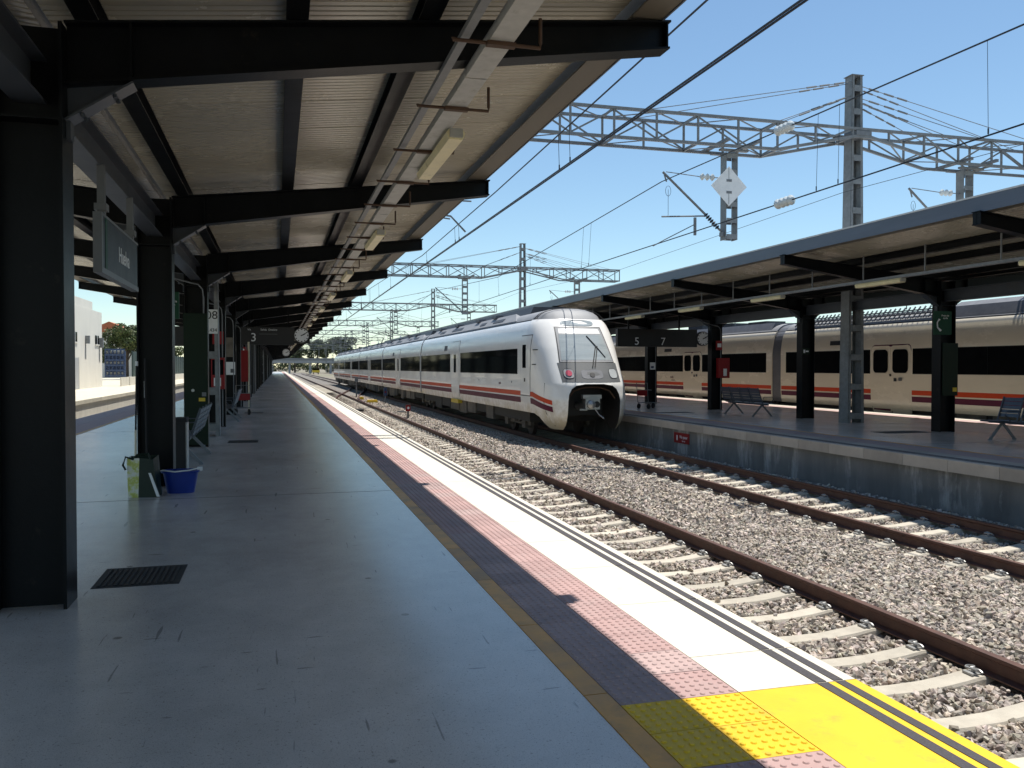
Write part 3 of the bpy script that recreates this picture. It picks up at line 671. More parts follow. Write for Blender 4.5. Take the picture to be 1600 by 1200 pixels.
wire_run('dark overhead wires above the white train track with glass insulators', m2, c2, [10, 13.4, 14.05, 26.3, 27.0, 33, 33.6, 38, 42, 46, 60, 66, 72, 78], .014, 0, ((m2, 15.2), (c2, 15.1)))
ew = thing('earth_wire', (15.6, PY, 6.6), 'thin earth wire strung from mast to mast above the island canopy', 'overhead wire')
MB().tube([(15.62, PY-17-17, 6.6), (15.62, PY-17, 6.15), (15.62, PY, 6.6), (15.62, PY+17, 6.2), (15.62, PY+34.3, 6.6), (15.62, PY+51, 6.2), (15.62, PY+68.6, 6.6)], .008, 5).build('wire', 'wire', ew)
m3 = [(22.2, -8, 6.4), (22.2, 160, 6.4)]; c3 = [(22.6, -8, 4.83), (22.6, 160, 4.83)]
wire_run('overhead wires above the shade-tinted train behind the island canopy', m3, c3, list(range(6, 60, 6)))
# diamond board on the nearest drop post
t = thing('diamond_sign', (11.9, PY-.2, 6.54), 'white diamond board with a faded symbol on the nearest drop post', 'sign')
MB().prism([(11.9-.54, 6.54), (11.9, 6.0), (11.9+.54, 6.54), (11.9, 7.08)], PY-.215, PY-.200).build('board', 'sign_white', t)
MB().box(11.82, 11.98, PY-.219, PY-.216, 6.66, 6.73).box(11.82, 11.98, PY-.219, PY-.216, 6.34, 6.41).box(11.885, 11.898, PY-.219, PY-.216, 6.73, 7.03).box(11.885, 11.898, PY-.219, PY-.216, 6.05, 6.34).build('mark', 'galv_dark', t)

# ================================================================== TRAINS
SIDE = [(1.40, .10), (1.44, .28), (1.465, .6), (1.47, 1.3), (1.47, 2.26), (1.455, 2.42), (1.425, 2.65), (1.385, 2.85), (1.33, 3.02), (1.26, 3.14), (1.20, 3.2)]
ROOF = [(1.20, 3.2), (1.16, 3.27), (1.05, 3.38), (.90, 3.47), (.62, 3.55), (.3, 3.59), (0, 3.6)]
def halfw(z):
    P = SIDE+ROOF[1:]
    if z <= P[0][1]: return P[0][0]-(P[0][1]-z)*.28
    return float(np.interp(z, [p[1] for p in P], [p[0] for p in P]))
class Train:
    def __init__(s, xc, side, body, root): s.xc, s.s, s.body, s.root = xc, side, body, root     # side -1: we see the -X flank
    def sx(s, z, off=0.): return s.xc+s.s*(halfw(z)+off)
    def patch(s, y0, y1, z0, z1, off, name, m, parent, rnd=0, th=.012, fx=None):
        """a sheet with thickness that follows the flank; rnd rounds its corners"""
        out = []
        if rnd:
            for cy, cz, a0 in ((y1-rnd, z1-rnd, 0), (y0+rnd, z1-rnd, 90), (y0+rnd, z0+rnd, 180), (y1-rnd, z0+rnd, 270)):
                for k in range(5): a = R(a0+k*22.5); out.append((cy+rnd*math.cos(a), cz+rnd*math.sin(a)))
            mb = MB(); n = len(out); f = fx or (lambda y, z: s.sx(z))
            mb.add([(f(y, z)+s.s*off, y, z) for y, z in out]+[(f(y, z)+s.s*(off-th), y, z) for y, z in out], [tuple(range(n)), tuple(range(2*n-1, n-1, -1))]+[(i, (i+1) % n, n+(i+1) % n, n+i) for i in range(n)])
        else:
            f = fx or (lambda y, z: s.sx(z)); nz = max(2, int((z1-z0)/.12)+1); ny = 2 if fx is None else 14
            zs = np.linspace(z0, z1, nz); ys = np.linspace(y0, y1, ny); mb = MB()
            P = [[(f(y, z)+s.s*off, y, z) for y in ys] for z in zs]; mb.grid(P)
            Q = [[(f(y, z)+s.s*(off-th), y, z) for y in ys] for z in zs]; k = len(mb.v); mb.grid(Q)
            n1 = ny; N = nz*ny
            for i in range(nz-1):
                for j in (0, ny-1): mb.f.append((i*n1+j, (i+1)*n1+j, N+(i+1)*n1+j, N+i*n1+j)); mb.m.append(0)
            for j in range(ny-1):
                for i in (0, nz-1): mb.f.append((i*n1+j, i*n1+j+1, N+i*n1+j+1, N+i*n1+j)); mb.m.append(0)
        return mb.build(name, m, parent, 30)
    def car(s, y0, y1):
        prof = [(x, z) for x, z in SIDE]; full = [(-x, z) for x, z in prof]+[(x, z) for x, z in prof[::-1]]
        mb = MB().prism([(s.xc+x, z) for x, z in full], y0, y1); c = mb.build('car_body', s.body, s.root, 25)
        rf = [(-x, z) for x, z in ROOF]+[(x, z) for x, z in ROOF[::-1][1:]]
        mb = MB().prism([(s.xc+x*.992, z+.002) for x, z in rf], y0+.02, y1-.02); mb.build('roof', 'train_grey', c, 35)
        for sg in (-1, 1): MB().box(s.xc+sg*1.205-.012, s.xc+sg*1.205+.012, y0+.02, y1-.02, 3.185, 3.215).build('roof_seam', 'black', c)
        MB().box(s.xc-1.25, s.xc+1.25, y0+.1, y1-.1, -.25, .105).build('underframe', 'under', c)
        return c
    def stripes(s, c, y0, y1):
        s.patch(y0, y1, .64, .80, .004, 'orange_stripe', 'orange', c, th=.003); s.patch(y0, y1, .40, .59, .004, 'purple_stripe', 'purple', c, th=.003)
    def panes(s, c, y0, y1, w_=1.62):
        n = max(1, round((y1-y0)/w_)); d = (y1-y0)/n
        for k in range(n): s.patch(y0+k*d+.006, y0+(k+1)*d-.006, 1.38, 2.24, .006, 'window_pane', 'glass_dark', c, th=.02)
        s.patch(y0-.01, y1+.01, 1.365, 2.255, .002, 'window_seal', 'black', c, th=.01)
    def door(s, c, y0, y1, z0, z1, slot=None, win=None, rnd=0):
        s.patch(y0-.022, y1+.022, z0-.01, z1+.022, .003, 'door_gap', 'black', c, rnd, .01)
        d = s.patch(y0, y1, z0, z1, .012, 'door', s.body, c, rnd)
        return d
    def bogie(s, yc):
        b = MB(); x = s.xc
        for sg in (-1, 1):
            b.box(x+sg*1.02-.06, x+sg*1.02+.06, yc-1.75, yc+1.75, -.42, -.24)
            for dy in (-1.15, 1.15): b.box(x+sg*1.05-.12, x+sg*1.05+.12, yc+dy-.2, yc+dy+.2, -.52, -.2)
            b.lathe((x+sg*1.08, yc, -.34), [(.14, 0), (.14, .36)], 10)
            b.tube([(x+sg*1.16, yc-.75, -.30), (x+sg*1.16, yc-.35, .05)], .05, 8).tube([(x+sg*1.16, yc+.75, -.30), (x+sg*1.16, yc+.35, .05)], .05, 8)
        b.box(x-1, x+1, yc-.3, yc+.3, -.4, -.1)
        o = b.build('bogie', 'under_brown', s.root)
        for dy in (-1.15, 1.15):
            for sg in (-1, 1): MB().lathe((x+sg*.86-.07, yc+dy, -.33), [(.2, 0), (.40, .012), (.425, .02), (.425, .12), (.45, .125), (.45, .15), (.2, .15)], 24, 'x').build('wheel', 'wheel', o, 30)
    def boxes(s, c, y0, y1, seed):
        r = random.Random(seed); y = y0
        while y < y1-.6:
            l = r.uniform(.9, 2.2); h = r.uniform(.42, .62); x = s.xc+s.s*1.30
            if y+l > y1: l = y1-y
            if r.random() < .85: B(min(x, x-s.s*.5), max(x, x-s.s*.5), y, y+l-.06, .09-h, .09).build('equipment_box', r.choice(['under_brown', 'under', 'under_brown']), c)
            y += l+r.uniform(.02, .25)

# ---- white train at the island platform
tr1 = thing('passenger_train', (9.51, 25, -.76), 'white electric passenger train with orange and purple stripes beside the island platform', 'train')
T = Train(9.51, -1, 'nose_paint', tr1)
YN = 27.6                                                         # where the nose starts to curve
NZ = [(-.36, 2.5, 3.4), (-.2, 2.72, 3.5), (.1, 2.84, 3.6), (.6, 2.88, 3.6), (1.05, 2.78, 3.4), (1.4, 2.53, 3.2), (1.7, 2.28, 3.1), (2.2, 1.86, 3.0), (2.7, 1.42, 2.9), (3.0, 1.13, 2.8), (3.2, .92, 2.7)]
LZ = lambda z: float(np.interp(z, [a[0] for a in NZ], [a[1] for a in NZ])); EZ = lambda z: float(np.interp(z, [a[0] for a in NZ], [a[2] for a in NZ]))
def nose_y(x, z):                                                 # front surface at an offset x from the centre
    n = EZ(z); u = min(1, abs(x)/halfw(z)); return YN-LZ(z)*(1-u**n)**(1/n)
def nose_x(y, z):                                                 # flank of the nose
    if y >= YN: return 9.51-halfw(z)
    n = EZ(z); u = min(1, (YN-y)/LZ(z)); return 9.51-halfw(z)*(1-u**n)**(1/n)
def ring(z, k=40):
    out = []; n = EZ(z); w_ = halfw(z); L = LZ(z)
    for i in range(k+1):
        t = math.pi*i/k; c, sn = math.cos(t), math.sin(t)
        out.append((9.51-w_*math.copysign(abs(c)**(2/n), c), YN-L*abs(sn)**(2/n), z))
    return out
def make_nose():
    zs = list(np.linspace(-.36, 3.2, 44)); P = [ring(z) for z in zs]; mb = MB().grid(P); n1 = len(P[0]); N = len(P)
    mb.f.append(tuple(range(n1))); mb.m.append(0); mb.f.append(tuple((N-1)*n1+i for i in range(n1-1, -1, -1))); mb.m.append(0)
    mb.f.append(tuple([i*n1 for i in range(N)]+[i*n1+n1-1 for i in range(N-1, -1, -1)])); mb.m.append(0)
    o = mb.build('nose', ['nose_paint', 'black'], tr1)
    # coupler opening and the tuck behind the front skirt
    poly = [(9.51+a, b) for a, b in ((-.86, -.6), (-.86, .55), (-.83, .75), (-.74, .93), (-.6, 1.03), (-.3, 1.08), (.3, 1.08), (.6, 1.03), (.74, .93), (.83, .75), (.86, .55), (.86, -.6))]
    cut = MB().prism(poly, 22, 26.4).build('cutter', 'black'); w2 = MB().prism([(25.55, -.8), (25.62, -.36), (25.8, -.33), (26.3, .0), (26.7, .10), (28.1, .10), (28.1, -.8)], 7, 12, 'x').build('cutter', 'black')
    for c in (cut, w2):
        m = o.modifiers.new('b', 'BOOLEAN'); m.operation = 'DIFFERENCE'; m.object = c; m.solver = 'EXACT'; m.material_mode = 'TRANSFER'
    c_ = None
    dg = bpy.context.evaluated_depsgraph_get(); me = bpy.data.meshes.new_from_object(o.evaluated_get(dg)); o.modifiers.clear(); o.data = me
    for c in (cut, w2): bpy.data.objects.remove(c)
    me.polygons.foreach_set('use_smooth', [True]*len(me.polygons)); me.set_sharp_from_angle(angle=R(32)); return o
NO = make_nose()
def fpatch(pts_or_rect, off, name, m, parent, n=(14, 10), th=.015):
    """sheet on the front of the nose over the area between two (x, z) edges: ((xl0, xr0, z0), (xl1, xr1, z1))"""
    (a0, b0, z0), (a1, b1, z1) = pts_or_rect; P = []; Q = []
    for j in range(n[1]+1):
        t = j/n[1]; z = z0+(z1-z0)*t; a = a0+(a1-a0)*t; b = b0+(b1-b0)*t
        P.append([(9.51+a+(b-a)*i/n[0], nose_y(a+(b-a)*i/n[0], z)-off, z+off*.5) for i in range(n[0]+1)])
    mb = MB().grid(P); k = len(mb.v); n1 = n[0]+1; N = len(P)
    mb.v += [(x, y+th+off, z) for x, y, z in mb.v[:k]]
    for f in list(mb.f): mb.f.append(tuple(i+k for i in f)); mb.m.append(0)
    for i in range(N-1):
        for j in (0, n1-1): mb.f.append((i*n1+j, (i+1)*n1+j, k+(i+1)*n1+j, k+i*n1+j)); mb.m.append(0)
    for j in range(n1-1):
        for i in (0, N-1): mb.f.append((i*n1+j, i*n1+j+1, k+i*n1+j+1, k+i*n1+j)); mb.m.append(0)
    return mb.build(name, m, parent, 40)
def foval(x, z, rx, rz, off, name, m, parent, n=20, p=3.):
    pts = []
    for k in range(n):
        t = 2*math.pi*k/n; c, s_ = math.cos(t), math.sin(t); px = x+rx*math.copysign(abs(c)**(2/p), c); pz = z+rz*math.copysign(abs(s_)**(2/p), s_)
        pts.append((9.51+px, nose_y(px, pz)-off, pz+off*.4))
    mb = MB(); mb.add(pts+[(a, b+off+.01, c) for a, b, c in pts], [tuple(range(n)), tuple(range(2*n-1, n-1, -1))]+[(i, (i+1) % n, n+(i+1) % n, n+i) for i in range(n)])
    return mb.build(name, m, parent)
fpatch(((-.97, .97, 1.13), (-.99, .99, 1.74)), .006, 'mask_panel', 'mask_grey', NO)
fpatch(((-.93, .93, 1.745), (-.80, .80, 2.93)), .005, 'windscreen_surround', 'black', NO)
fpatch(((-.90, .90, 1.77), (-.77, .77, 2.90)), .009, 'windscreen_frame', 'train_grey', NO)
ws = fpatch(((-.85, .85, 1.83), (-.73, .73, 2.66)), .014, 'windscreen', 'glass_front', NO, (18, 14))
fpatch(((-.72, .72, 2.69), (-.69, .69, 2.86)), .013, 'sun_strip', 'train_white', NO)
foval(0, 3.06, .58, .10, .014, 'destination_display', 'glass_front', NO)
for sx in (-1, 1):
    foval(sx*.74, 1.40, .16, .16, .012, 'light_recess', 'black', NO)
    o = foval(sx*.74, 1.40, .145, .145, .02, 'headlight', 'train_grey' if sx < 0 else 'lamp_glass', NO)
    if sx < 0: foval(-.74, 1.41, .09, .09, .035, 'tail_light', 'red_lamp', o, p=2)
foval(0, 1.38, .36, .14, .012, 'coupler_hatch', 'roof_mid', NO, p=4); foval(0, 1.36, .085, .07, .02, 'horn_port', 'black', NO, p=2)
def ny(x, z, o): return (9.51+x, nose_y(x, z)-o, z)
wp = MB().tube([ny(.08, 1.62, .04), ny(.38, 2.28, .05)], .017, 6).tube([ny(.16, 1.62, .045), ny(.44, 2.28, .055)], .014, 6).build('wiper_arm', 'rubber', NO)
MB().tube([ny(.18, 2.62, .035), ny(.40, 2.28, .045), ny(.62, 1.92, .03)], .018, 6).build('wiper_blade', 'rubber', wp)
# roof fairing of the nose
P = []
for t in np.linspace(0, 1, 12):
    row = []
    for x, z in [(-a, b) for a, b in ROOF]+[(a, b) for a, b in ROOF[::-1][1:]]:
        zz = 3.2+(z-3.2)*(1-(1-t)**2.6); w_ = x*(.93+.07*t); yf = YN-.88*(1-min(1, abs(x)/1.2)**2.7)**(1/2.7)-.04
        row.append((9.51+w_, yf+(YN+.001-yf)*t, zz+.006))
    P.append(row)
MB().grid(P).build('roof_cowl', 'train_grey', NO, 40)
for yy in (27.15, 27.4): MB().tube([(9.51+x*.985, yy, 3.2+(z-3.2)*.93+.01) for x, z in [(-a, b) for a, b in ROOF]+[(a, b) for a, b in ROOF[::-1][1:]]], .012, 5).build('cowl_seam', 'black', NO)
# coupler
cp = MB().box(9.27, 9.75, 25.0, 25.25, .28, .62).box(9.2, 9.82, 25.03, 25.2, .62, .74).tube([(9.51, 25.25, .42), (9.51, 26.35, .35)], .13, 10).build('coupler', 'steel_bright', NO)
MB().lathe((9.44, 24.98, .44), [(.03, -.14), (.13, -.08), (.14, .02)], 14, 'y').build('coupler_cone', 'steel_bright', cp); MB().lathe((9.65, 24.998, .44), [(.10, -.002), (.10, .0)], 14, 'y').build('coupler_cup', 'black', cp)
MB().tube([(9.60, 25.0, .28), (9.70, 24.95, .12), (9.84, 24.88, .0)], .02, 6).box(9.1, 9.35, 25.05, 25.11, .25, .30).build('coupler_lever', 'steel_bright', cp)
MB().tube([(9.51+a, 25.1, b) for a, b in ((-.78, .62), (-.6, .86), (-.3, .96), (0, .98), (.3, .96), (.6, .86), (.78, .62))], .025, 6).build('air_hose', 'rust_pipe', NO)
# end car
C1 = T.car(YN+.002, 49.05)
T.patch(26.97-.03, 28.05+.03, .66-.02, 2.69, .003, 'door_gap', 'black', C1, th=.008, fx=nose_x)
d = T.patch(26.97, 28.05, .67, 2.66, .010, 'cab_door', 'train_white', C1, fx=nose_x); T.patch(27.42, 27.82, 1.58, 2.36, .016, 'door_window', 'glass_dark', d, fx=nose_x); T.patch(27.5, 27.62, 1.12, 1.24, .02, 'door_handle', 'black', d)
for yy in (26.45,): T.patch(yy, yy+.30, 2.16, 2.19, .02, 'hand_rail', 'black', NO, fx=nose_x); T.patch(yy, yy+.30, 1.68, 1.71, .02, 'hand_rail', 'black', NO, fx=nose_x)
T.panes(C1, 28.48, 38.05); T.panes(C1, 40.42, 48.98)
d = T.door(C1, 38.35, 40.1, .18, 2.8); T.patch(38.98, 39.5, 1.36, 2.2, .018, 'door_window', 'glass_dark', d, rnd=.05); B(8.0, 8.2, 38.4, 40.0, -.05, .12).build('door_step', 'yellow_label', C1)
T.stripes(C1, 28.1, 38.28); T.stripes(C1, 40.18, 49.0)
# stripes that dip on the nose flank
for nm, m_, za, zb_ in (('orange_stripe', 'orange', (.64, .80), (.42, .56)), ('purple_stripe', 'purple', (.40, .59), (.19, .36))):
    ys = np.linspace(25.3, 26.93, 16); P = []
    for k in range(4):
        row = []
        for y in ys:
            t = 1-min(1, max(0, (y-25.3)/1.4)); z = (za[0]*(1-t)+zb_[0]*t)*(1-k/3)+(za[1]*(1-t)+zb_[1]*t)*k/3; row.append((nose_x(y, z)-.006, y, z))
        P.append(row)
    MB().grid(P).build(nm, m_, NO, 40)
# panel joint on the nose flank and the grimy lower valance
MB().tube([(nose_x(y, z)-.003, y, z) for y, z in ((25.75, 1.1), (25.75, .5), (25.68, .15), (25.45, -.25))], .010, 5).build('panel_joint', 'black', NO)
for k in range(4): T.patch(29.2+k*5.1, 29.28+k*5.1, 1.05, 1.12, .006, 'side_mark', 'mask_grey', C1)
T.patch(41.3, 42.0, 2.42, 2.66, .006, 'destination_panel', 'mask_grey', C1)
text('operator_name', 'renfe', .14, (T.sx(1.02)-.008, 30.9, 1.02), LEFTF, 'purple', C1)
cars = [(49.45, 68.0), (68.4, 88.0), (88.4, 107.2), (107.6, 128.4)]; doors = [(57.9, 60.1), (77.2, 79), (97, 98.8), (117, 118.8)]
for i, ((a, b), (d0, d1)) in enumerate(zip(cars, doors)):
    c = T.car(a, b); T.panes(c, a+.08, d0-.3); T.panes(c, d1+.3, b-.08); d = T.door(c, d0, d1, .18, 2.8); T.patch(d0+.6, d0+1.2, 1.36, 2.2, .018, 'door_window', 'glass_dark', d, rnd=.05); T.stripes(c, a+.05, d0-.08); T.stripes(c, d1+.08, b-.05)
    T.boxes(c, a+3.2, b-3.2, 50+i); T.patch(d1+1, d1+1.7, 2.42, 2.66, .006, 'destination_panel', 'mask_grey', c)
T.boxes(C1, 32.6, 46.2, 3)
for a, b in ((49.05, 49.45), (68.0, 68.4), (88.0, 88.4), (107.2, 107.6)): MB().prism([(9.51+x*.97, z*.985) for x, z in [(-p, q) for p, q in SIDE+ROOF[1:]]+[(p, q) for p, q in (SIDE+ROOF[1:-1])[::-1]]], a, b).build('gangway_bellows', 'black', tr1)
for yb in (29.9, 49.25, 68.2, 88.2, 107.4, 126): T.bogie(yb)
# roof gear: side shrouds with dark recesses and a raised spine
rr = random.Random(4)
for a, b, c in ((29.6, 48.2, C1),):
    pass
for a, b in [(29.4, 48.6)]+[(p+.6, q-.6) for p, q in cars]:
    MB().prism([(9.51-.74, 3.5), (9.51-.60, 3.78), (9.51+.60, 3.78), (9.51+.74, 3.5)], a, b).build('roof_pod', 'roof_dark', tr1)
    y = a+.3; l = b-a-.6
    q = MB().add([(9.51-1.17, y, 3.27), (9.51-1.17, y+l, 3.27), (9.51-.86, y+l-1.1, 3.60), (9.51-.86, y+1.1, 3.60), (9.51-.82, y, 3.36), (9.51-.82, y+l, 3.36)], [(0, 1, 2, 3), (0, 3, 4), (1, 5, 2), (3, 2, 5, 4), (0, 4, 5, 1)]).build('roof_shroud', 'train_grey', tr1)
    for yv, lv in ((2.2, 1.6), (5.2, .9), (9.8, 2.4), (14.2, 1.2)):
        MB().bar((9.51-1.035, y+yv, 3.425), (9.51-1.035, y+yv+lv, 3.425), .16, .014, up=(-.72, 0, .69)).build('vent_grille', 'roof_dark', q)
        MB().box(9.51-.95, 9.51-.62, y+yv+1.6, y+yv+2.3, 3.59, 3.70).build('cable_box', 'roof_mid', q)
for yp, up in ((77.5, True), (63, False)):
    mb = MB(); hz = 4.72 if up else 4.0; ky = 1.0 if up else 1.5
    for sx in (-.45, .45): mb.tube([(9.51+sx, yp, 3.75), (9.51+sx*.7, yp-ky, (3.75+hz)/2), (9.51+sx*.4, yp+.1, hz)], .035, 6)
    mb.tube([(9.51-.75, yp+.1, hz), (9.51+.75, yp+.1, hz)], .03, 6).tube([(9.51-.75, yp+.4, hz+.03), (9.51+.75, yp+.4, hz+.03)], .03, 6).box(9.51-.6, 9.51+.6, yp-.5, yp+.5, 3.70, 3.78)
    mb.build('pantograph', 'under', tr1)
    for sx in (-.55, .55): disc_string(MB(), (9.51+sx, yp+1.2, 3.6), (9.51+sx, yp+1.2, 4.0), 3, .08).build('roof_insulator', 'insulator', tr1)

# ---- shade-tinted train behind the island platform
tr2 = thing('passenger_train', (22.66, 20, -.76), 'passenger train in shade-tinted white with orange stripes standing behind the island platform columns', 'train')
U = Train(22.67, -1, 'train_white_shaded', tr2)
def plug_door(c, y0, y1):
    ym = (y0+y1)/2
    U.patch(y0-.03, y1+.03, .0, 2.42, .003, 'door_gap', 'purple', c, .18, .008)
    for a, b in ((y0, ym-.014), (ym+.014, y1)):
        fx = lambda y, z: U.sx(z)+ (max(0, .35-z)*.25)
        d = U.patch(a, b, -.06, 2.38, .02, 'door_leaf', 'train_white_shaded', c, .13, .02)
        U.patch(a+.12, b-.10, 1.40, 2.24, .026, 'door_window', 'glass_dark', d, .16, .01)
    U.patch(ym-.32, ym-.18, 1.10, 1.22, .024, 'door_sign', 'black', c, 0, .004); U.patch(ym-.60, ym-.42, 1.12, 1.24, .024, 'door_sign', 'mask_grey', c, 0.03, .004)
    B(U.sx(1.2)-.035, U.sx(1.2), ym-.03, ym+.03, 1.28, 1.36).build('door_button', 'black', c)
def shaded_car(a, b, drs):
    c = U.car(a, b); e = a+.45
    for d0, d1 in drs:
        U.panes(c, e, d0-.1); U.stripes(c, e-.4, d0-.06); plug_door(c, d0, d1); e = d1+.1
    U.panes(c, e, b-.4); U.stripes(c, e-.04, b-.05); U.boxes(c, a+3, b-3, int(a)+90); return c
CA = shaded_car(8.2, 32.75, [(24.83, 26.83)]); CB = shaded_car(33.45, 58.2, [(40.0, 41.95)]); CC = shaded_car(58.8, 82, [(66, 68)])
for a, b in ((32.75, 33.45), (58.2, 58.8)): MB().prism([(22.67+x*.97, z*.985) for x, z in [(-p, q) for p, q in SIDE+ROOF[1:]]+[(p, q) for p, q in (SIDE+ROOF[1:-1])[::-1]]], a, b).build('gangway_bellows', 'roof_mid', tr2)
for yb in (10.5, 33.1, 58.5, 80): U.bogie(yb)
for c, ty in ((CA, 28.35), (CB, 43.4)):
    text('operator_name', 'renfe', .20, (U.sx(1.04)-.008, ty, 1.06), LEFTF, 'purple', c); text('service_name', 'media distancia', .07, (U.sx(.9)-.008, ty-.15, .90), LEFTF, 'purple', c)
    U.patch(ty+.1, ty+1.0, 2.47, 2.64, .006, 'destination_panel', 'black', c)
# roof gear of the shade-tinted train
MB().prism([(22.67-1.16, 3.27), (22.67-1.02, 3.62), (22.67-.7, 3.78), (22.67+.7, 3.78), (22.67+1.02, 3.62), (22.67+1.16, 3.27)], 8.6, 23.4).build('roof_pod', 'roof_mid', tr2)
MB().prism([(21.55, 3.45), (21.48, 3.47), (21.66, 3.70), (21.72, 3.69)], 19.4, 20.4).build('vent_grille', 'black', tr2)
MB().prism([(22.67-1.0, 3.3), (22.67-.8, 3.6), (22.67+.8, 3.6), (22.67+1.0, 3.3)], 23.6, 32.2).build('roof_pod', 'roof_dark', tr2)
for k in range(34):
    y = 23.8+k*.25; MB().bar((21.44, y, 3.33), (21.84, y+.06, 3.74), .035, .05).build('roof_louvre', 'galv_dark', tr2)
for dz, dx in ((3.46, .13), (3.6, .26)): MB().box(21.43+dx-.02, 21.43+dx+.03, 23.7, 32.2, dz, dz+.04).build('louvre_rail', 'galv_dark', tr2)
MB().prism([(22.67-1.14, 3.28), (22.67-.95, 3.62), (22.67+.95, 3.62), (22.67+1.14, 3.28)], 34, 57.6).build('roof_pod', 'roof_mid', tr2)
for k in range(7): B(21.9, 22.9, 35+k*3.1, 36.6+k*3.1, 3.62, 3.75+.06*(k % 3)).build('roof_box', 'roof_dark', tr2)
for y in (12.5, 17.2, 26, 38, 52): MB().tube([(22.0, y, 3.7), (22.0, y, 4.35)], .02, 5).build('aerial', 'galv_dark', tr2)

# ================================================================== THINGS ON THE NEAR PLATFORM
def cover(x0, y0, w_, l_, label, parts=True):
    t = thing('access_cover', (x0, y0, 0), label, 'access cover', 'access covers in the near platform floor')
    MB().box(0, w_, 0, l_, -.02, .003).build_local('frame', 'grate', t)
    if parts:
        n = 14
        for k in range(n): MB().box(.03+k*(w_-.06)/n, .03+(k+.55)*(w_-.06)/n, .04, l_-.04, .003, .009).build_local('rib', 'grate', t)
    return t
cover(-1.31, 6.70, .60, .63, 'dark ribbed access cover in the floor beside the nearest column')
cover(-1.03, 18.9, .62, .63, 'dark ribbed access cover in the floor past the bench')
for k, (x, y) in enumerate(((-1.12, 31.0), (-.9, 43.2), (-1.12, 55.4))): cover(x, y, .62, .63, ['third dark access cover along the near platform', 'fourth small access cover along the near platform', 'farthest access cover visible on the near platform'][k], False)
for k, (x, y) in enumerate(((12.9, 27.2), (14.2, 17.4))): tag(cover(x, y, 1.3, .6, ['dark floor cover on the island platform before the red cabinet', 'dark floor cover on the island platform near the tall mast'][k], False), group='access covers in the island platform floor')

def bench(loc, rz, n, label):
    """row of perforated metal seats along local Y, facing -X"""
    t = thing('bench', loc, label, 'bench', 'metal station benches')
    L = n*.62
    MB().box(-.03, .03, -L/2, L/2, .36, .42).build_local('cross_beam', 'bench', t)
    for k in range(n):
        y0 = -L/2+k*.62+.03; y1 = y0+.56
        seat = MB(); P = []
        for x, z in ((-.30, .405), (-.27, .43), (-.10, .425), (.10, .41), (.17, .43)): P.append([(x, y0, z), (x, y1, z)])
        Q = [[(x, y, z-.012) for x, y, z in r] for r in P]
        m_ = MB()
        for G in (P, Q): m_.grid(G)
        s_ = m_.build_local('seat', 'bench', t)
        for q in range(5):      # back slats with open slots between
            z0 = .50+q*.088; x0 = .19+(z0-.43)*.32
            MB().prism([(x0, z0), (x0+.025, z0+.074), (x0+.037, z0+.070), (x0+.012, z0-.004)], y0, y1).build_local('back_slat', 'bench', s_)
        MB().bar((.17, y0+.02, .43), (.345, y0+.02, .945), .02, .025, up=(0, 1, 0)).bar((.17, y1-.02, .43), (.345, y1-.02, .945), .02, .025, up=(0, 1, 0)).build_local('back_frame', 'bench', s_)
    for k in range(n+1):
        if k % 2 == 0 or n < 3:
            y = -L/2+k*.62; MB().tube([(.20, y, .5), (.16, y, .64), (-.16, y, .64), (-.2, y, .56), (-.05, y, .42)], .013, 6).build_local('armrest', 'bench', t)
    for y in (-L/2+.35, L/2-.35):
        for s_ in (-1, 1): MB().bar((0, y, .38), (s_*.33, y, .02), .05, .035, up=(0, 1, 0)).box(s_*.33-.03, s_*.33+.03, y-.03, y+.03, 0, .025).build_local('leg', 'galv_dark', t)
    t.rotation_euler.z = rz; return t
bench((-1.55, 15.75, 0), 0, 4, 'grey metal bench with its back to the camera behind the tall bin')
bench((-1.45, 27.2, 0), 0, 4, 'metal bench farther down the near platform, past the white number plate')
bench((15.45, 14.05, 0), 0, 5, 'dark metal bench cut off by the right picture edge on the island platform')
bench((15.25, 25.5, 0), math.pi, 4, 'dark four-seat bench in the middle of the island platform')

# shopping bag
t = thing('shopping_bag', (-1.62, 11.40, 0), 'dark green and lime shopping bag standing beside the blue bucket', 'bag'); t.rotation_euler.z = R(-8)
def bagside(pts, m_, nm): MB().add([p for p in pts]+[(p[0]*.985, p[1]*.985, p[2]) for p in pts], [(0, 1, 2, 3), (7, 6, 5, 4), (0, 4, 5, 1), (1, 5, 6, 2), (2, 6, 7, 3), (3, 7, 4, 0)]).build_local(nm, m_, t)
a, b, c, d = (-.14, -.12, 0), (.20, -.13, 0), (.19, .13, 0), (-.15, .13, 0); A, B_, C_, D = (-.17, -.07, .48), (.15, -.10, .47), (.16, .11, .50), (-.17, .1, .49)
bagside([(-.02, -.125, 0), b, B_, (-.015, -.09, .48)], 'bag_green', 'front_panel'); bagside([a, (-.02, -.126, 0), (-.015, -.091, .48), A], 'bag_lime', 'lime_panel'); bagside([b, c, C_, B_], 'bag_green', 'side_panel'); bagside([c, d, D, C_], 'bag_green', 'back_panel'); bagside([d, a, A, D], 'bag_lime', 'lime_side')
MB().tube([(-.10, -.085, .47), (-.17, -.11, .50), (-.20, -.12, .40), (-.17, -.11, .34)], .014, 6).build_local('handle', 'bag_green', t); MB().tube([(.12, -.10, .46), (.08, -.05, .53), (-.05, -.06, .52), (-.10, -.085, .46)], .013, 6).build_local('handle', 'bag_green', t)
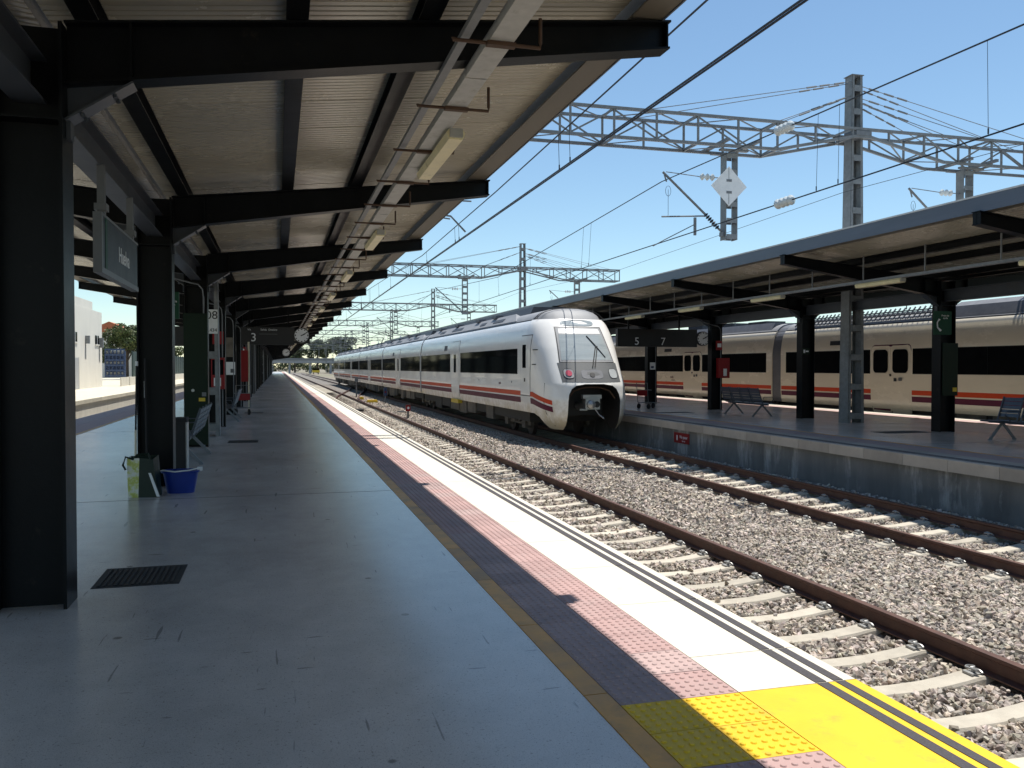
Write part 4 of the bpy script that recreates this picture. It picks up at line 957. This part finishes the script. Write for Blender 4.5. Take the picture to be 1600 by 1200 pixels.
MB().add([(.10, -.128, .30), (.13, -.130, .30), (.235, -.142, .01), (.20, -.142, .01), (.10, -.12, .30), (.13, -.12, .30), (.235, -.13, .01), (.20, -.13, .01)], [(0, 1, 2, 3), (4, 5, 6, 7), (0, 1, 5, 4), (1, 2, 6, 5), (2, 3, 7, 6), (3, 0, 4, 7)]).build_local('receipt', 'sign_white', t)
# bucket
t = thing('mop_bucket', (-1.20, 11.62, 0), 'blue oval plastic mop bucket on the floor by the second column', 'bucket')
def oval(a, b, z, n=28, p=2.8): return [(a*math.copysign(abs(math.cos(q))**(2/p), math.cos(q)), b*math.copysign(abs(math.sin(q))**(2/p), math.sin(q)), z) for q in [2*math.pi*k/n for k in range(n)]]
def shell(levels, nm, m_, par, cap=True):
    mb = MB(); n = len(levels[0]); vv = [p for l_ in levels for p in l_]; fs = [(i*n+k, i*n+(k+1) % n, (i+1)*n+(k+1) % n, (i+1)*n+k) for i in range(len(levels)-1) for k in range(n)]
    if cap: fs += [tuple(range(n)), tuple((len(levels)-1)*n+k for k in range(n))]
    return mb.add(vv, fs).build_local(nm, m_, par, 40)
bk = shell([oval(.165, .12, 0), oval(.185, .135, .1), oval(.215, .155, .27), oval(.20, .145, .268), oval(.17, .12, .03)], 'bucket_body', 'bucket', t)
shell([oval(.236, .172, .262), oval(.238, .175, .285), oval(.205, .147, .288), oval(.205, .147, .262)], 'rim', 'bucket', t, False)
MB().tube([(-.238, 0, .28), (-.2, -.12, .30), (-.05, -.185, .285), (.12, -.185, .30), (.22, -.12, .315), (.245, 0, .29)], .009, 6).build_local('handle', 'sign_white', t); MB().box(.2, .26, -.06, .02, .275, .32).build_local('spout', 'sign_white', t)
# brooms leaning on the second column
t = thing('mop', (-1.80, 12.0, 0), 'mop with a pale handle leaning against the second column', 'mop')
MB().tube([(-1.80, 12.02, .02), (-1.80, 12.08, .78)], .014, 8).build('lower_handle', 'pole_pale', t); MB().tube([(-1.80, 12.08, .78), (-1.79, 12.13, 1.62)], .012, 8).build('upper_handle', 'rubber', t); MB().tube([(-1.79, 12.13, 1.62), (-1.79, 12.132, 1.68)], .017, 8).build('cap', 'sign_white', t); MB().lathe((-1.80, 12.02, 0), [(.09, 0), (.06, .1), (.02, .2)], 10).build('mop_head', 'galv_dark', t)
t = thing('broom', (-1.66, 12.05, 0), 'dark broom leaning beside the mop on the second column', 'broom')
MB().tube([(-1.66, 12.04, .1), (-1.69, 12.13, 1.72)], .012, 8).build('handle', 'rubber', t); MB().box(-1.80, -1.52, 12.0, 12.08, 0, .12).build('brush_head', 'rubber', t); MB().tube([(-1.685, 12.115, 1.2), (-1.688, 12.128, 1.42)], .0135, 8).build('grip', 'sign_white', t)
# bin
t = thing('litter_bin', (-1.42, 13.4, 0), 'tall dark litter bin with steel trim behind the second column', 'bin')
MB().box(-.16, .12, -.15, .15, .03, .80).build_local('body', 'black', t); MB().box(-.175, .135, -.165, .165, .80, .86).build_local('lid', 'rubber', t); MB().box(.121, .135, -.155, .155, .03, .79).build_local('side_trim', 'steel_bright', t); MB().box(-.10, -.05, -.158, -.151, .03, .79).build_local('front_trim', 'galv_dark', t); MB().box(-.13, .1, -.12, .12, 0, .029).build_local('plinth', 'rubber', t)
# hanging station name sign
t = thing('station_sign', (-1.45, 8.9, 2.45), 'dark hanging station sign reading Huelva with a green end stripe', 'sign')
MB().box(-1.50, -1.44, 8.0, 9.86, 2.46, 2.90).build('board', 'sign_dark', t); MB().box(-1.505, -1.435, 7.93, 9.90, 2.41, 2.459).build('lower_rim', 'sign_frame', t); MB().box(-1.505, -1.435, 7.93, 9.90, 2.901, 2.925).build('upper_rim', 'sign_frame', t); MB().box(-1.505, -1.435, 7.93, 7.999, 2.459, 2.901).build('end_cap', 'sign_frame', t); MB().box(-1.4395, -1.436, 8.10, 8.2, 2.46, 2.90).build('green_stripe', 'green_sign', t)
for y in (8.12, 9.62): MB().box(-1.50, -1.44, y-.035, y+.035, 2.926, 3.36).box(-1.52, -1.42, y-.06, y+.06, 2.96, 3.02).build('hanger', 'sign_frame', t)
text('station_name', 'Huelva', .21, (-1.438, 9.05, 2.66), RIGHTF, 'text_white', t)
# green sign hung beyond it
t = thing('hanging_sign', (-1.75, 15, 2.4), 'small green hanging sign in the gap behind the second column', 'sign')
MB().box(-1.98, -1.56, 15.0, 15.05, 2.40, 2.84).build('board', 'green_sign', t); MB().box(-1.80, -1.77, 15.01, 15.04, 2.84, 3.4).build('hanger', 'galv_dark', t); text('sign_text', 'Asistencia\nde viaje', .055, (-1.70, 14.995, 2.66), FRONT, 'text_white', t)
# green cladding on the third column
t = thing('help_point', (-1.57, CY0+2*CSP, 0), 'dark green help point panel wrapped round the third column', 'help point')
y = CY0+2*CSP-.17
MB().box(-1.80, -1.345, y-.03, y-.002, .05, 2.68).build('panel', 'green_clad', t); MB().box(-1.52, -1.40, y-.036, y-.031, .92, .99).build('label_plate', 'yellow_label', t); MB().lathe((-1.63, y-.031, 1.14), [(.03, -.02), (.03, 0)], 12, 'y').build('button', 'steel_bright', t); MB().box(-1.46, -1.38, y-.036, y-.031, 1.02, 1.1).build('speaker', 'galv_dark', t)
# plate 08 / 5 on the left portal mast
t = thing('number_plate', (XC, PY-.25, 2.4), 'white plate with black numerals 08 on the lattice mast', 'sign')
MB().box(-1.80, -1.33, PY-.262, PY-.25, 2.38, 2.94).build('plate', 'sign_white', t); text('digits', '108', .27, (-1.53, PY-.266, 2.80), FRONT, 'text_black', t); text('digits', '5', .27, (-1.60, PY-.266, 2.53), FRONT, 'text_black', t); text('small_digits', '.434', .11, (-1.44, PY-.266, 2.46), FRONT, 'text_black', t)
# fire point signs and cabinets on the columns
def firepoint(x, y, label, lab2):
    t = thing('fire_sign', (x, y-.16, 2.3), label, 'sign'); MB().box(x-.14, x+.14, y-.172, y-.160, 2.22, 2.56).build('plate', 'red', t); MB().lathe((x, y-.1735, 2.33), [(.03, -.002), (.03, .0)], 10, 'y').box(x-.028, x+.028, y-.1755, y-.1725, 2.33, 2.47).build('symbol', 'text_white', t)
    t = thing('fire_cabinet', (x, y-.16, 1.0), lab2, 'cabinet'); MB().box(x-.17, x+.17, y-.36, y-.16, 1.02, 1.86).build('body', 'red', t); MB().box(x-.10, x+.08, y-.366, y-.361, 1.10, 1.32).build('notice', 'sign_white', t); MB().box(x-.14, x+.14, y-.365, y-.361, 1.4, 1.8).build('door_glass', 'glass_dark', t)
firepoint(XC+.04, CY0+3*CSP, 'red extinguisher sign high on the column behind the lattice mast', 'red fire cabinet on the column behind the lattice mast')
firepoint(XC+.04, CY0+6*CSP, 'small red extinguisher sign on a far column by the pale pole', 'red fire cabinet on a far column by the pale pole')
t = thing('notice', (XC+.05, CY0+4*CSP-.16, 1.3), 'white paper notice on the column left of the platform number board', 'notice'); y = CY0+4*CSP-.165; MB().box(-1.67, -1.37, y-.01, y, 1.35, 1.78).build('sheet', 'sign_white', t); MB().box(-1.52, -1.40, y-.013, y-.0105, 1.42, 1.55).build('picture', 'mask_grey', t); MB().box(-1.66, -1.42, y-.01, y, 1.95, 2.6).build('upper_sheet', 'under_brown', t)
# platform number board with clock
def clock(t, x, y, z, r, hh=2.2, mm=10):
    MB().lathe((x, y, z), [(r+.03, -.02), (r+.03, .14)], 28, 'y').build('clock_case', 'black', t, 40); f = MB().lathe((x, y-.024, z), [(r, -.001), (r, .0)], 28, 'y').build('clock_face', 'sign_white', t)
    for k in range(12):
        a = k*math.pi/6; MB().bar((x+.80*r*math.sin(a), y-.028, z+.80*r*math.cos(a)), (x+.95*r*math.sin(a), y-.028, z+.95*r*math.cos(a)), .035*r/.22 if k % 3 else .055*r/.22, .004, up=(0, 1, 0)).build('hour_mark', 'text_black', f)
    for a, l_, w_ in ((hh/12*2*math.pi, .55, .035), (mm/60*2*math.pi, .8, .025)): MB().bar((x-.12*r*math.sin(a), y-.032, z-.12*r*math.cos(a)), (x+l_*r*math.sin(a), y-.032, z+l_*r*math.cos(a)), w_, .004, up=(0, 1, 0)).build('clock_hand', 'text_black', f)
t = thing('platform_board', (-.2, 33, 2.5), 'black platform board with a white 3 and a clock at its right end', 'board')
MB().box(-1.30, .62, 33.0, 33.2, 2.44, 3.10).build('board', 'black', t); MB().box(.62, 1.18, 33.02, 33.18, 2.5, 2.6).build('clock_arm', 'black', t); clock(t, .88, 32.99, 2.80, .26)
for x in (-1.0, .4): MB().box(x-.03, x+.03, 33.08, 33.12, 3.1, 3.85).build('hanger', 'steel', t)
text('platform_number', '3', .44, (-.85, 32.995, 2.70), FRONT, 'text_white', t); text('board_text', 'Via', .10, (-1.0, 32.995, 3.0), FRONT, 'text_white', t); text('board_text', 'Salida  Destino', .10, (-.30, 32.995, 3.0), FRONT, 'text_white', t)
MB().box(-.65, .0, 32.994, 32.999, 2.83, 2.85).build('text_line', 'mask_grey', t)
t = thing('platform_clock', (.57, 60, 2.6), 'small far platform clock hanging under the near canopy', 'clock'); clock(t, .57, 59.8, 2.60, .24); MB().box(.54, .60, 59.83, 59.87, 2.87, 3.9).build('hanger', 'steel', t)
t = thing('platform_clock', (-3.4, 30, 2.5), 'dim platform clock on the far side, seen between the left columns', 'clock'); clock(t, -3.9, 29.8, 2.62, .28); MB().box(-3.55, -2.2, 29.85, 30.0, 2.3, 2.95).build('board', 'black', t); MB().box(-3.0, -2.94, 29.9, 29.94, 2.95, 3.8).build('hanger', 'steel', t)
t = thing('pale_pole', (-.98, 31.5, 0), 'thin pale upright pole beside the platform number board', 'pole'); MB().tube([(-.98, 31.5, 0), (-.98, 31.5, 2.5)], .03, 8).build('tube', 'pole_pale', t); MB().lathe((-.98, 31.5, 0), [(.09, 0), (.09, .02), (.04, .04)], 12).build('foot', 'galv_dark', t); MB().box(-1.24, -1.0, 31.46, 31.5, 1.1, 2.2).build('banner', 'red', t)
def trolley(loc, rz, label):
    t = thing('luggage_trolley', loc, label, 'trolley', 'luggage trolleys')
    MB().tube([(-.25, -.4, .22), (-.25, .35, .25), (-.25, .42, 1.0), (.25, .42, 1.0), (.25, .35, .25), (.25, -.4, .22), (-.25, -.4, .22)], .016, 6).build_local('frame', 'galv', t)
    for k in range(4): MB().tube([(-.25, -.2+k*.17, .235), (.25, -.2+k*.17, .235)], .010, 5).build_local('deck_rod', 'galv', t)
    MB().tube([(-.25, .40, .75), (-.22, .1, .72), (.22, .1, .72), (.25, .40, .75)], .012, 6).build_local('basket', 'galv', t); MB().box(-.23, .23, .39, .41, .5, .72).build_local('panel', 'red', t)
    for x, y in ((-.23, .3), (.23, .3), (0, -.33)): MB().lathe((x-.02, y, .1), [(.1, 0), (.1, .04)], 14, 'x').build_local('wheel', 'rubber', t)
    t.rotation_euler.z = rz
trolley((-1.25, 30.2, 0), R(200), 'grey luggage trolley parked by a column on the near platform'); trolley((13.9, 30.5, 0), R(120), 'luggage trolley on the island platform beside the train nose')

# ================================================================== THINGS ON THE ISLAND PLATFORM
y = RY0-.17
t = thing('phone_sign', (15.7, y, 2.4), 'green sign with a telephone handset on the nearest island column', 'sign'); MB().box(15.50, 16.03, y-.05, y-.03, 2.40, 2.98).build('plate', 'green_sign', t)
MB().tube([(15.66, y-.055, 2.78), (15.60, y-.055, 2.70), (15.61, y-.055, 2.58), (15.70, y-.055, 2.50)], [.03, .018, .018, .03], 6).build('handset', 'text_white', t); text('sign_text', 'Punto de\nayuda', .06, (15.84, y-.053, 2.84), FRONT, 'text_white', t)
t = thing('help_point', (16.1, y, 1), 'dark green help point panel on the nearest island column', 'help point'); MB().box(15.81, 16.25, y-.029, y-.001, .9, 2.2).build('panel', 'green_clad', t); MB().box(16.1, 16.22, y-.034, y-.030, 1.0, 1.1).build('label_plate', 'yellow_label', t)
y = RY0+RSP-.17
t = thing('exit_sign', (15.8, y, 2.05), 'tiny exit sign on the second island column', 'sign'); MB().box(15.76, 16.02, y-.012, y, 2.0, 2.2).build('plate', 'green_clad', t); MB().box(15.80, 15.86, y-.015, y-.0125, 2.05, 2.15).box(15.88, 15.98, y-.015, y-.0125, 2.08, 2.12).build('symbol', 'text_white', t)
y = RY0+2*RSP-.17
t = thing('fire_cabinet', (15.9, y, 1.2), 'red fire cabinet on the third island column behind the bench', 'cabinet'); MB().box(15.95, 16.38, y-.26, y-.02, 1.2, 1.95).build('body', 'red', t); MB().box(16.12, 16.26, y-.265, y-.261, 1.28, 1.55).build('notice', 'sign_white', t)
t = thing('fire_sign', (16.05, y, 2.2), 'dull red sign above the fire cabinet on the island platform', 'sign'); MB().box(15.94, 16.2, y-.02, y-.008, 2.25, 2.6).build('plate', 'red', t)
MB().box(16.0, 16.16, y-.024, y-.0205, 2.36, 2.5).build('symbol', 'text_white', t)
y = RY0+3*RSP-.17
t = thing('notice', (15.95, y, 1.5), 'small white notice on the fourth island column by the train nose', 'notice'); MB().box(15.88, 16.14, y-.01, y, 1.5, 1.82).build('sheet', 'sign_white', t); MB().box(15.93, 16.06, y-.013, y-.0105, 1.56, 1.66).build('picture', 'blue_paint', t)
t = thing('platform_board', (15, 31.4, 2.5), 'black island platform board with numbers 5 and 7 and a clock', 'board')
MB().box(12.9, 16.35, 31.2, 31.4, 2.42, 3.12).build('board', 'black', t); text('platform_number', '5', .42, (13.72, 31.19, 2.62), FRONT, 'text_white', t); text('platform_number', '7', .42, (14.85, 31.19, 2.62), FRONT, 'text_white', t); clock(t, 16.62, 31.2, 2.76, .26)
for x in (13.4, 15.6): MB().box(x-.03, x+.03, 31.28, 31.32, 3.12, 3.7).build('hanger', 'steel', t)
t = thing('warning_sign', (11.19, 22.4, -.6), 'red No pasar warning sign on the island platform wall', 'sign')
MB().box(11.262, 11.276, 21.95, 22.9, -.60, -.30).build('plate', 'red', t); text('sign_text', 'No pasar', .13, (11.258, 22.28, -.42), LEFTF, 'text_white', t); text('sign_text', 'las vias', .07, (11.258, 22.28, -.53), LEFTF, 'text_white', t)
MB().box(11.256, 11.261, 22.66, 22.72, -.53, -.38).build('symbol', 'text_white', t)

# ================================================================== TRACKSIDE
def dwarf(loc, label, mats, h):
    t = thing('dwarf_signal', loc, label, 'signal'); MB().lathe((0, 0, 0), [(.05, 0), (.05, h*.55)], 10).build_local('post', 'galv_dark', t); MB().box(-.11, .11, -.08, .08, h*.55, h).build_local('head', mats[0], t); MB().lathe((0, -.081, h*.78), [(.06, -.03), (.06, 0)], 12, 'y').build_local('lens', mats[1], t); MB().box(-.12, .12, -.13, .08, h, h+.03).build_local('hood', mats[2], t)
dwarf((6.15, 41.5, -.93), 'short red and white marker signal between the tracks', ('red', 'sign_white', 'rubber'), .7)
dwarf((7.05, 58, -.93), 'small blue and red marker signal close to the train side', ('blue_paint', 'red', 'blue_paint'), 1.1)
t = thing('switch_machine', (6.5, 60.5, -.93), 'yellow point machine lying between the tracks', 'point machine'); MB().box(-.45, .3, -.3, .3, 0, .16).build_local('housing', 'yellow_label', t); MB().box(-.4, .25, -.25, .25, .16, .24).build_local('lid', 'yellow_label', t); MB().box(-.9, -.56, -.08, .08, .05, .15).build_local('rod', 'galv_dark', t)
t = thing('switch_machine', (6.2, 66, -.93), 'smaller yellow point box behind the yellow point machine', 'point machine'); MB().box(-.16, .16, -.2, .2, 0, .22).build_local('housing', 'yellow_label', t); MB().box(-.13, .13, -.16, .16, .22, .27).build_local('lid', 'yellow_label', t)
t = thing('signal_post', (6.35, 72, -.93), 'grey post with a small head beside the far points', 'post'); MB().lathe((0, 0, 0), [(.06, 0), (.05, 1.3)], 8).build_local('post', 'galv', t); MB().box(-.14, .14, -.1, .1, 1.3, 1.75).build_local('head', 'galv', t)
for k, (x, y, l_) in enumerate(((6.6, 47, .5), (4.6, 50, .35))):
    t = thing('track_magnet', (x, y, -.93), ['dark box lying on the ballast between the tracks', 'dark box lying between the near rails'][k], 'track box'); MB().box(-.2, .2, -l_, l_, 0, .10).build_local('housing', 'rubber', t); MB().tube([(.2, 0, .05), (.4, .1, 0)], .02, 6).build_local('cable', 'rubber', t)

# ================================================================== LEFT BACKGROUND
t = thing('white_building', (-14, 64, 0), 'plain white station building beyond the left track', 'building')
def wallbox(): 
    MB().box(-22, -14, 40, 77, -.1, 6.1).build('wall', 'building', t); MB().box(-22, -14.05, 40, 73.6, 6.101, 6.75).build('parapet', 'building', t)
wallbox()
for y in (62.2, 67.0): w_ = MB().box(-13.996, -13.97, y, y+1.3, -.0, 2.3).build('door', 'door_grey', t); MB().box(-13.985, -13.95, y-.06, y-.005, 0, 2.36).box(-13.985, -13.95, y+1.305, y+1.36, 0, 2.36).build('door_frame', 'building', w_)
for y in (60.3, 66.4, 74.2): w_ = MB().box(-13.996, -13.975, y, y+1.5, 3.45, 4.15).build('window', 'glass_dark', t); MB().box(-13.99, -13.93, y-.05, y+1.55, 3.36, 3.445).build('sill', 'building', w_); MB().box(-13.99, -13.955, y+.72, y+.78, 3.45, 4.15).build('mullion', 'sign_white', w_)
for y, z, h in ((63.1, 3.4, .6), (70.6, 3.4, .6), (75.8, 3.2, .8)): MB().box(-13.99, -13.7, y, y+.25, z, z+h).build('wall_lamp', 'red' if y < 64 else 'galv', t); MB().box(-13.99, -13.96, y+.1, y+.16, z-1.2, z).build('conduit', 'galv_dark', t)
for y in (58, 62, 66, 69): MB().box(-17, -15.5, y, y+1.6, 6.76, 7.1).build('roof_unit', 'galv', t); MB().tube([(-15.3, y, 6.76), (-15.3, y+.2, 7.4)], .04, 5).build('roof_pipe', 'galv_dark', t)
t = thing('wall_sign', (-13.8, 59.6, 1.2), 'red sign on the white building just right of the nearest column', 'sign'); MB().box(-13.95, -13.88, 58.6, 60.6, 1.25, 2.55).build('plate', 'red', t); MB().box(-13.96, -13.95, 58.8, 60.4, 1.2, 2.6).build('backing', 'galv_dark', t)
t = thing('green_fence', (-12.8, 100, 0), 'dark green panel fence on a low pale wall beyond the left track', 'fence')
MB().box(-12.9, -12.65, 82, 160, -.1, .75).build('base_wall', 'pale_wall', t); MB().box(-12.8, -12.7, 78, 81.9, -.1, .75).build('base_wall', 'pale_wall', t)
for k in range(30): MB().box(-12.80, -12.74, 84.2+k*2.5, 84.2+k*2.5+2.44, .76, 3.05).build('fence_panel', 'fence_green', t); MB().box(-12.84, -12.70, 84.2+k*2.5-.05, 84.2+k*2.5-.01, .75, 3.12).build('fence_post', 'fence_green', t)
t = thing('crate_rack', (-14.02, 80, .8), 'dark blue lattice rack with pale gaps beside the white building', 'rack')
for k in range(6): MB().box(-14.32+k*.30, -14.24+k*.30, 79.9, 80, .75, 3.2).build('upright', 'blue_paint', t)
for z in (.8, 1.25, 1.7, 2.15, 2.6, 3.05): MB().box(-14.32, -12.72, 79.86, 79.9, z, z+.16).build('rail', 'blue_paint', t)
for k in range(5):
    for j in range(3): MB().box(-14.22+k*.30, -14.06+k*.30, 79.95, 80.05, .98+j*.9, 1.20+j*.9).build('crate_label', 'galv', t)
MB().box(-14.37, -12.72, 80.1, 80.4, .75, 3.0).build('backing', 'blue_paint', t)

def leaves(n, blobs, size, tint):
    V = []; F = []; Cc = []
    per = [int(n*b[3]**2/sum(q[3]**2 for q in blobs)) for b in blobs]
    for (cx, cy, cz, r), m_ in zip(blobs, per):
        d = rng.normal(size=(m_, 3)); d /= np.linalg.norm(d, axis=1)[:, None]; rad = r*rng.uniform(.55, 1.05, m_)**.6; c = np.array([cx, cy, cz])+d*rad[:, None]*np.array([1, 1, .85])
        for p, dd in zip(c, d):
            a = rng.normal(size=3); a -= a.dot(dd)*dd*.5; a /= np.linalg.norm(a); b = np.cross(dd+rng.normal(size=3)*.5, a); b /= np.linalg.norm(b)+1e-6; s = size*rng.uniform(.6, 1.4); k = len(V)
            V += [p-a*s, p+b*s*.5, p+a*s, p-b*s*.5]; F.append((k, k+1, k+2, k+3)); g = rng.uniform(.55, 1.5); Cc += [(g*rng.uniform(.9, 1.2), g, g*.9, 1)]*4
    return V, F, Cc
def tree(loc, h, blobs, n, size, m_, label, group=None, nm='tree'):
    t = thing(nm, loc, label, 'tree', group)
    V, F, Cc = leaves(n, blobs, size, 1)
    me = bpy.data.meshes.new('crown'); me.from_pydata([tuple(v) for v in V], [], F); at = me.color_attributes.new('tint', 'FLOAT_COLOR', 'POINT'); at.data.foreach_set('color', np.array(Cc, dtype=np.float32).reshape(-1)); me.materials.append(M[m_]); put('crown', me, t)
    mb = MB().tube([(0, 0, -.3), (.05, 0, h*.3), (0, .05, h*.62)], [.035*h, .025*h, .012*h], 8)
    for bx, by, bz, br in blobs[:6]: mb.tube([(0, 0, h*.3), (bx*.5, by*.5, (h*.3+bz)/2+.1), (bx*.85, by*.85, bz)], [.014*h, .01*h, .004*h], 5)
    mb.build_local('trunk', 'bark', t); return t
def blobs(n, rx, rz, z0, r0, seed):
    q = random.Random(seed); out = [(0, 0, z0, r0*1.3)]
    for k in range(n): a = q.uniform(0, 6.28); d = q.uniform(.35, 1)*rx; out.append((d*math.cos(a), d*math.sin(a), z0+q.uniform(-rz, rz)*(1-.35*d/rx), r0*q.uniform(.55, 1)))
    return out
tree((-19.2, 122, 0), 7.5, blobs(16, 2.7, 1.7, 5.4, 1.35, 1), 9000, .17, 'leaf', 'round green tree behind the fence, right of the white building')
tree((-23.2, 120, 0), 5.5, blobs(10, 2.2, 1.2, 3.4, 1.2, 2), 5000, .17, 'leaf_dark', 'lower dark tree at the corner of the white building')
tree((-14.9, 125, 0), 5, blobs(12, 3, .9, 3.6, 1.2, 3), 6000, .16, 'leaf', 'bright bushy tree seen between the second and third columns')
t = thing('tiled_house', (-27, 150, 0), 'small house with a red tiled roof between building and tree', 'house'); MB().box(-29, -22.5, 148, 156, -.5, 7.2).build('wall', 'building', t); MB().prism([(-29.4, 7.2), (-22.2, 7.2), (-25.8, 8.9)], 147.6, 156.4).build('roof', 'tile_red', t); MB().box(-24.6, -23.6, 147.9, 148.05, 5.0, 6.2).build('window', 'glass_dark', t)
# ================================================================== FAR END OF THE TRACKS
for k, (x, y, h, r, n) in enumerate(((8, 420, 13, 5.2, 3500), (19, 430, 17, 6.5, 4500), (29, 415, 19, 7, 5000), (40, 425, 15, 6, 4000), (-3, 440, 11, 5, 3000), (52, 430, 14, 6, 3500), (-14, 450, 12, 5, 3000))):
    tree((x, y, -1), h, blobs(14, r, h*.22, h*.66, r*.42, 20+k), n, .42, 'leaf_dark', ['far dark tree above the end of the platform', 'far dark tree left of the tallest far tree', 'tallest far dark tree, just left of the train tail', 'far dark tree partly behind the train tail', 'far low tree behind the platform end', 'far dark tree hidden mostly by the train', 'far dark tree above the canopy end'][k], 'dark trees beyond the end of the tracks')
t = thing('footbridge', (20, 370, 0), 'long grey bridge across the tracks in the far distance', 'bridge'); MB().box(-40, 80, 370, 376, 3.4, 4.5).build('deck', 'bridge', t); MB().box(-40, 80, 369.9, 369.98, 4.5, 5.5).build('parapet', 'galv', t)
for k in range(14): MB().box(-38+k*8.5, -37.2+k*8.5, 371, 374, -1.2, 3.4).build('pier', 'bridge', t)
for k, (x, y, m_) in enumerate(((14, 330, 'yellow_label'), (22, 330, 'red'))):
    t = thing('track_machine', (x, y, -1), ['small yellow machine far along the tracks', 'small red wagon far along the tracks'][k], 'vehicle'); MB().box(-1.3, 1.3, -3, 3, .7, 1.5).build_local('body', m_, t); MB().box(-1.2, 1.2, -1.5, 1.5, 1.5, 2.2).build_local('cab', 'glass_dark', t)
    for sx in (-1, 1):
        for dy in (-2, 2): MB().lathe((sx*.85-.07, dy, .42), [(.42, 0), (.42, .14)], 16, 'x').build_local('wheel', 'wheel', t)
for k in range(7):
    q = random.Random(60+k); x = 9.5+q.uniform(0, 16)+k*1.2; y = 210+k*18
    tree((x+4, y, -1.1), 2.6, blobs(6, 1.6, .4, 1.0, .8, 70+k), 700, .2, 'leaf', 'small scrub bush by the far tracks, %s from the camera' % ORD[k], 'scrub bushes by the far tracks', 'bush')
V, F, Cc = leaves(16000, [(x_, 455+random.uniform(-4, 4), random.uniform(.5, 3.5), random.uniform(2.2, 3.6)) for x_ in np.arange(-70, 150, 2.4)], .55, 1)
me = bpy.data.meshes.new('far_woods'); me.from_pydata([tuple(v) for v in V], [], F); at = me.color_attributes.new('tint', 'FLOAT_COLOR', 'POINT'); at.data.foreach_set('color', np.array(Cc, dtype=np.float32).reshape(-1)); me.materials.append(M['leaf_dark'])
tag(put('woods', me), 'dark band of far woods along the horizon', 'woods', kind='stuff')
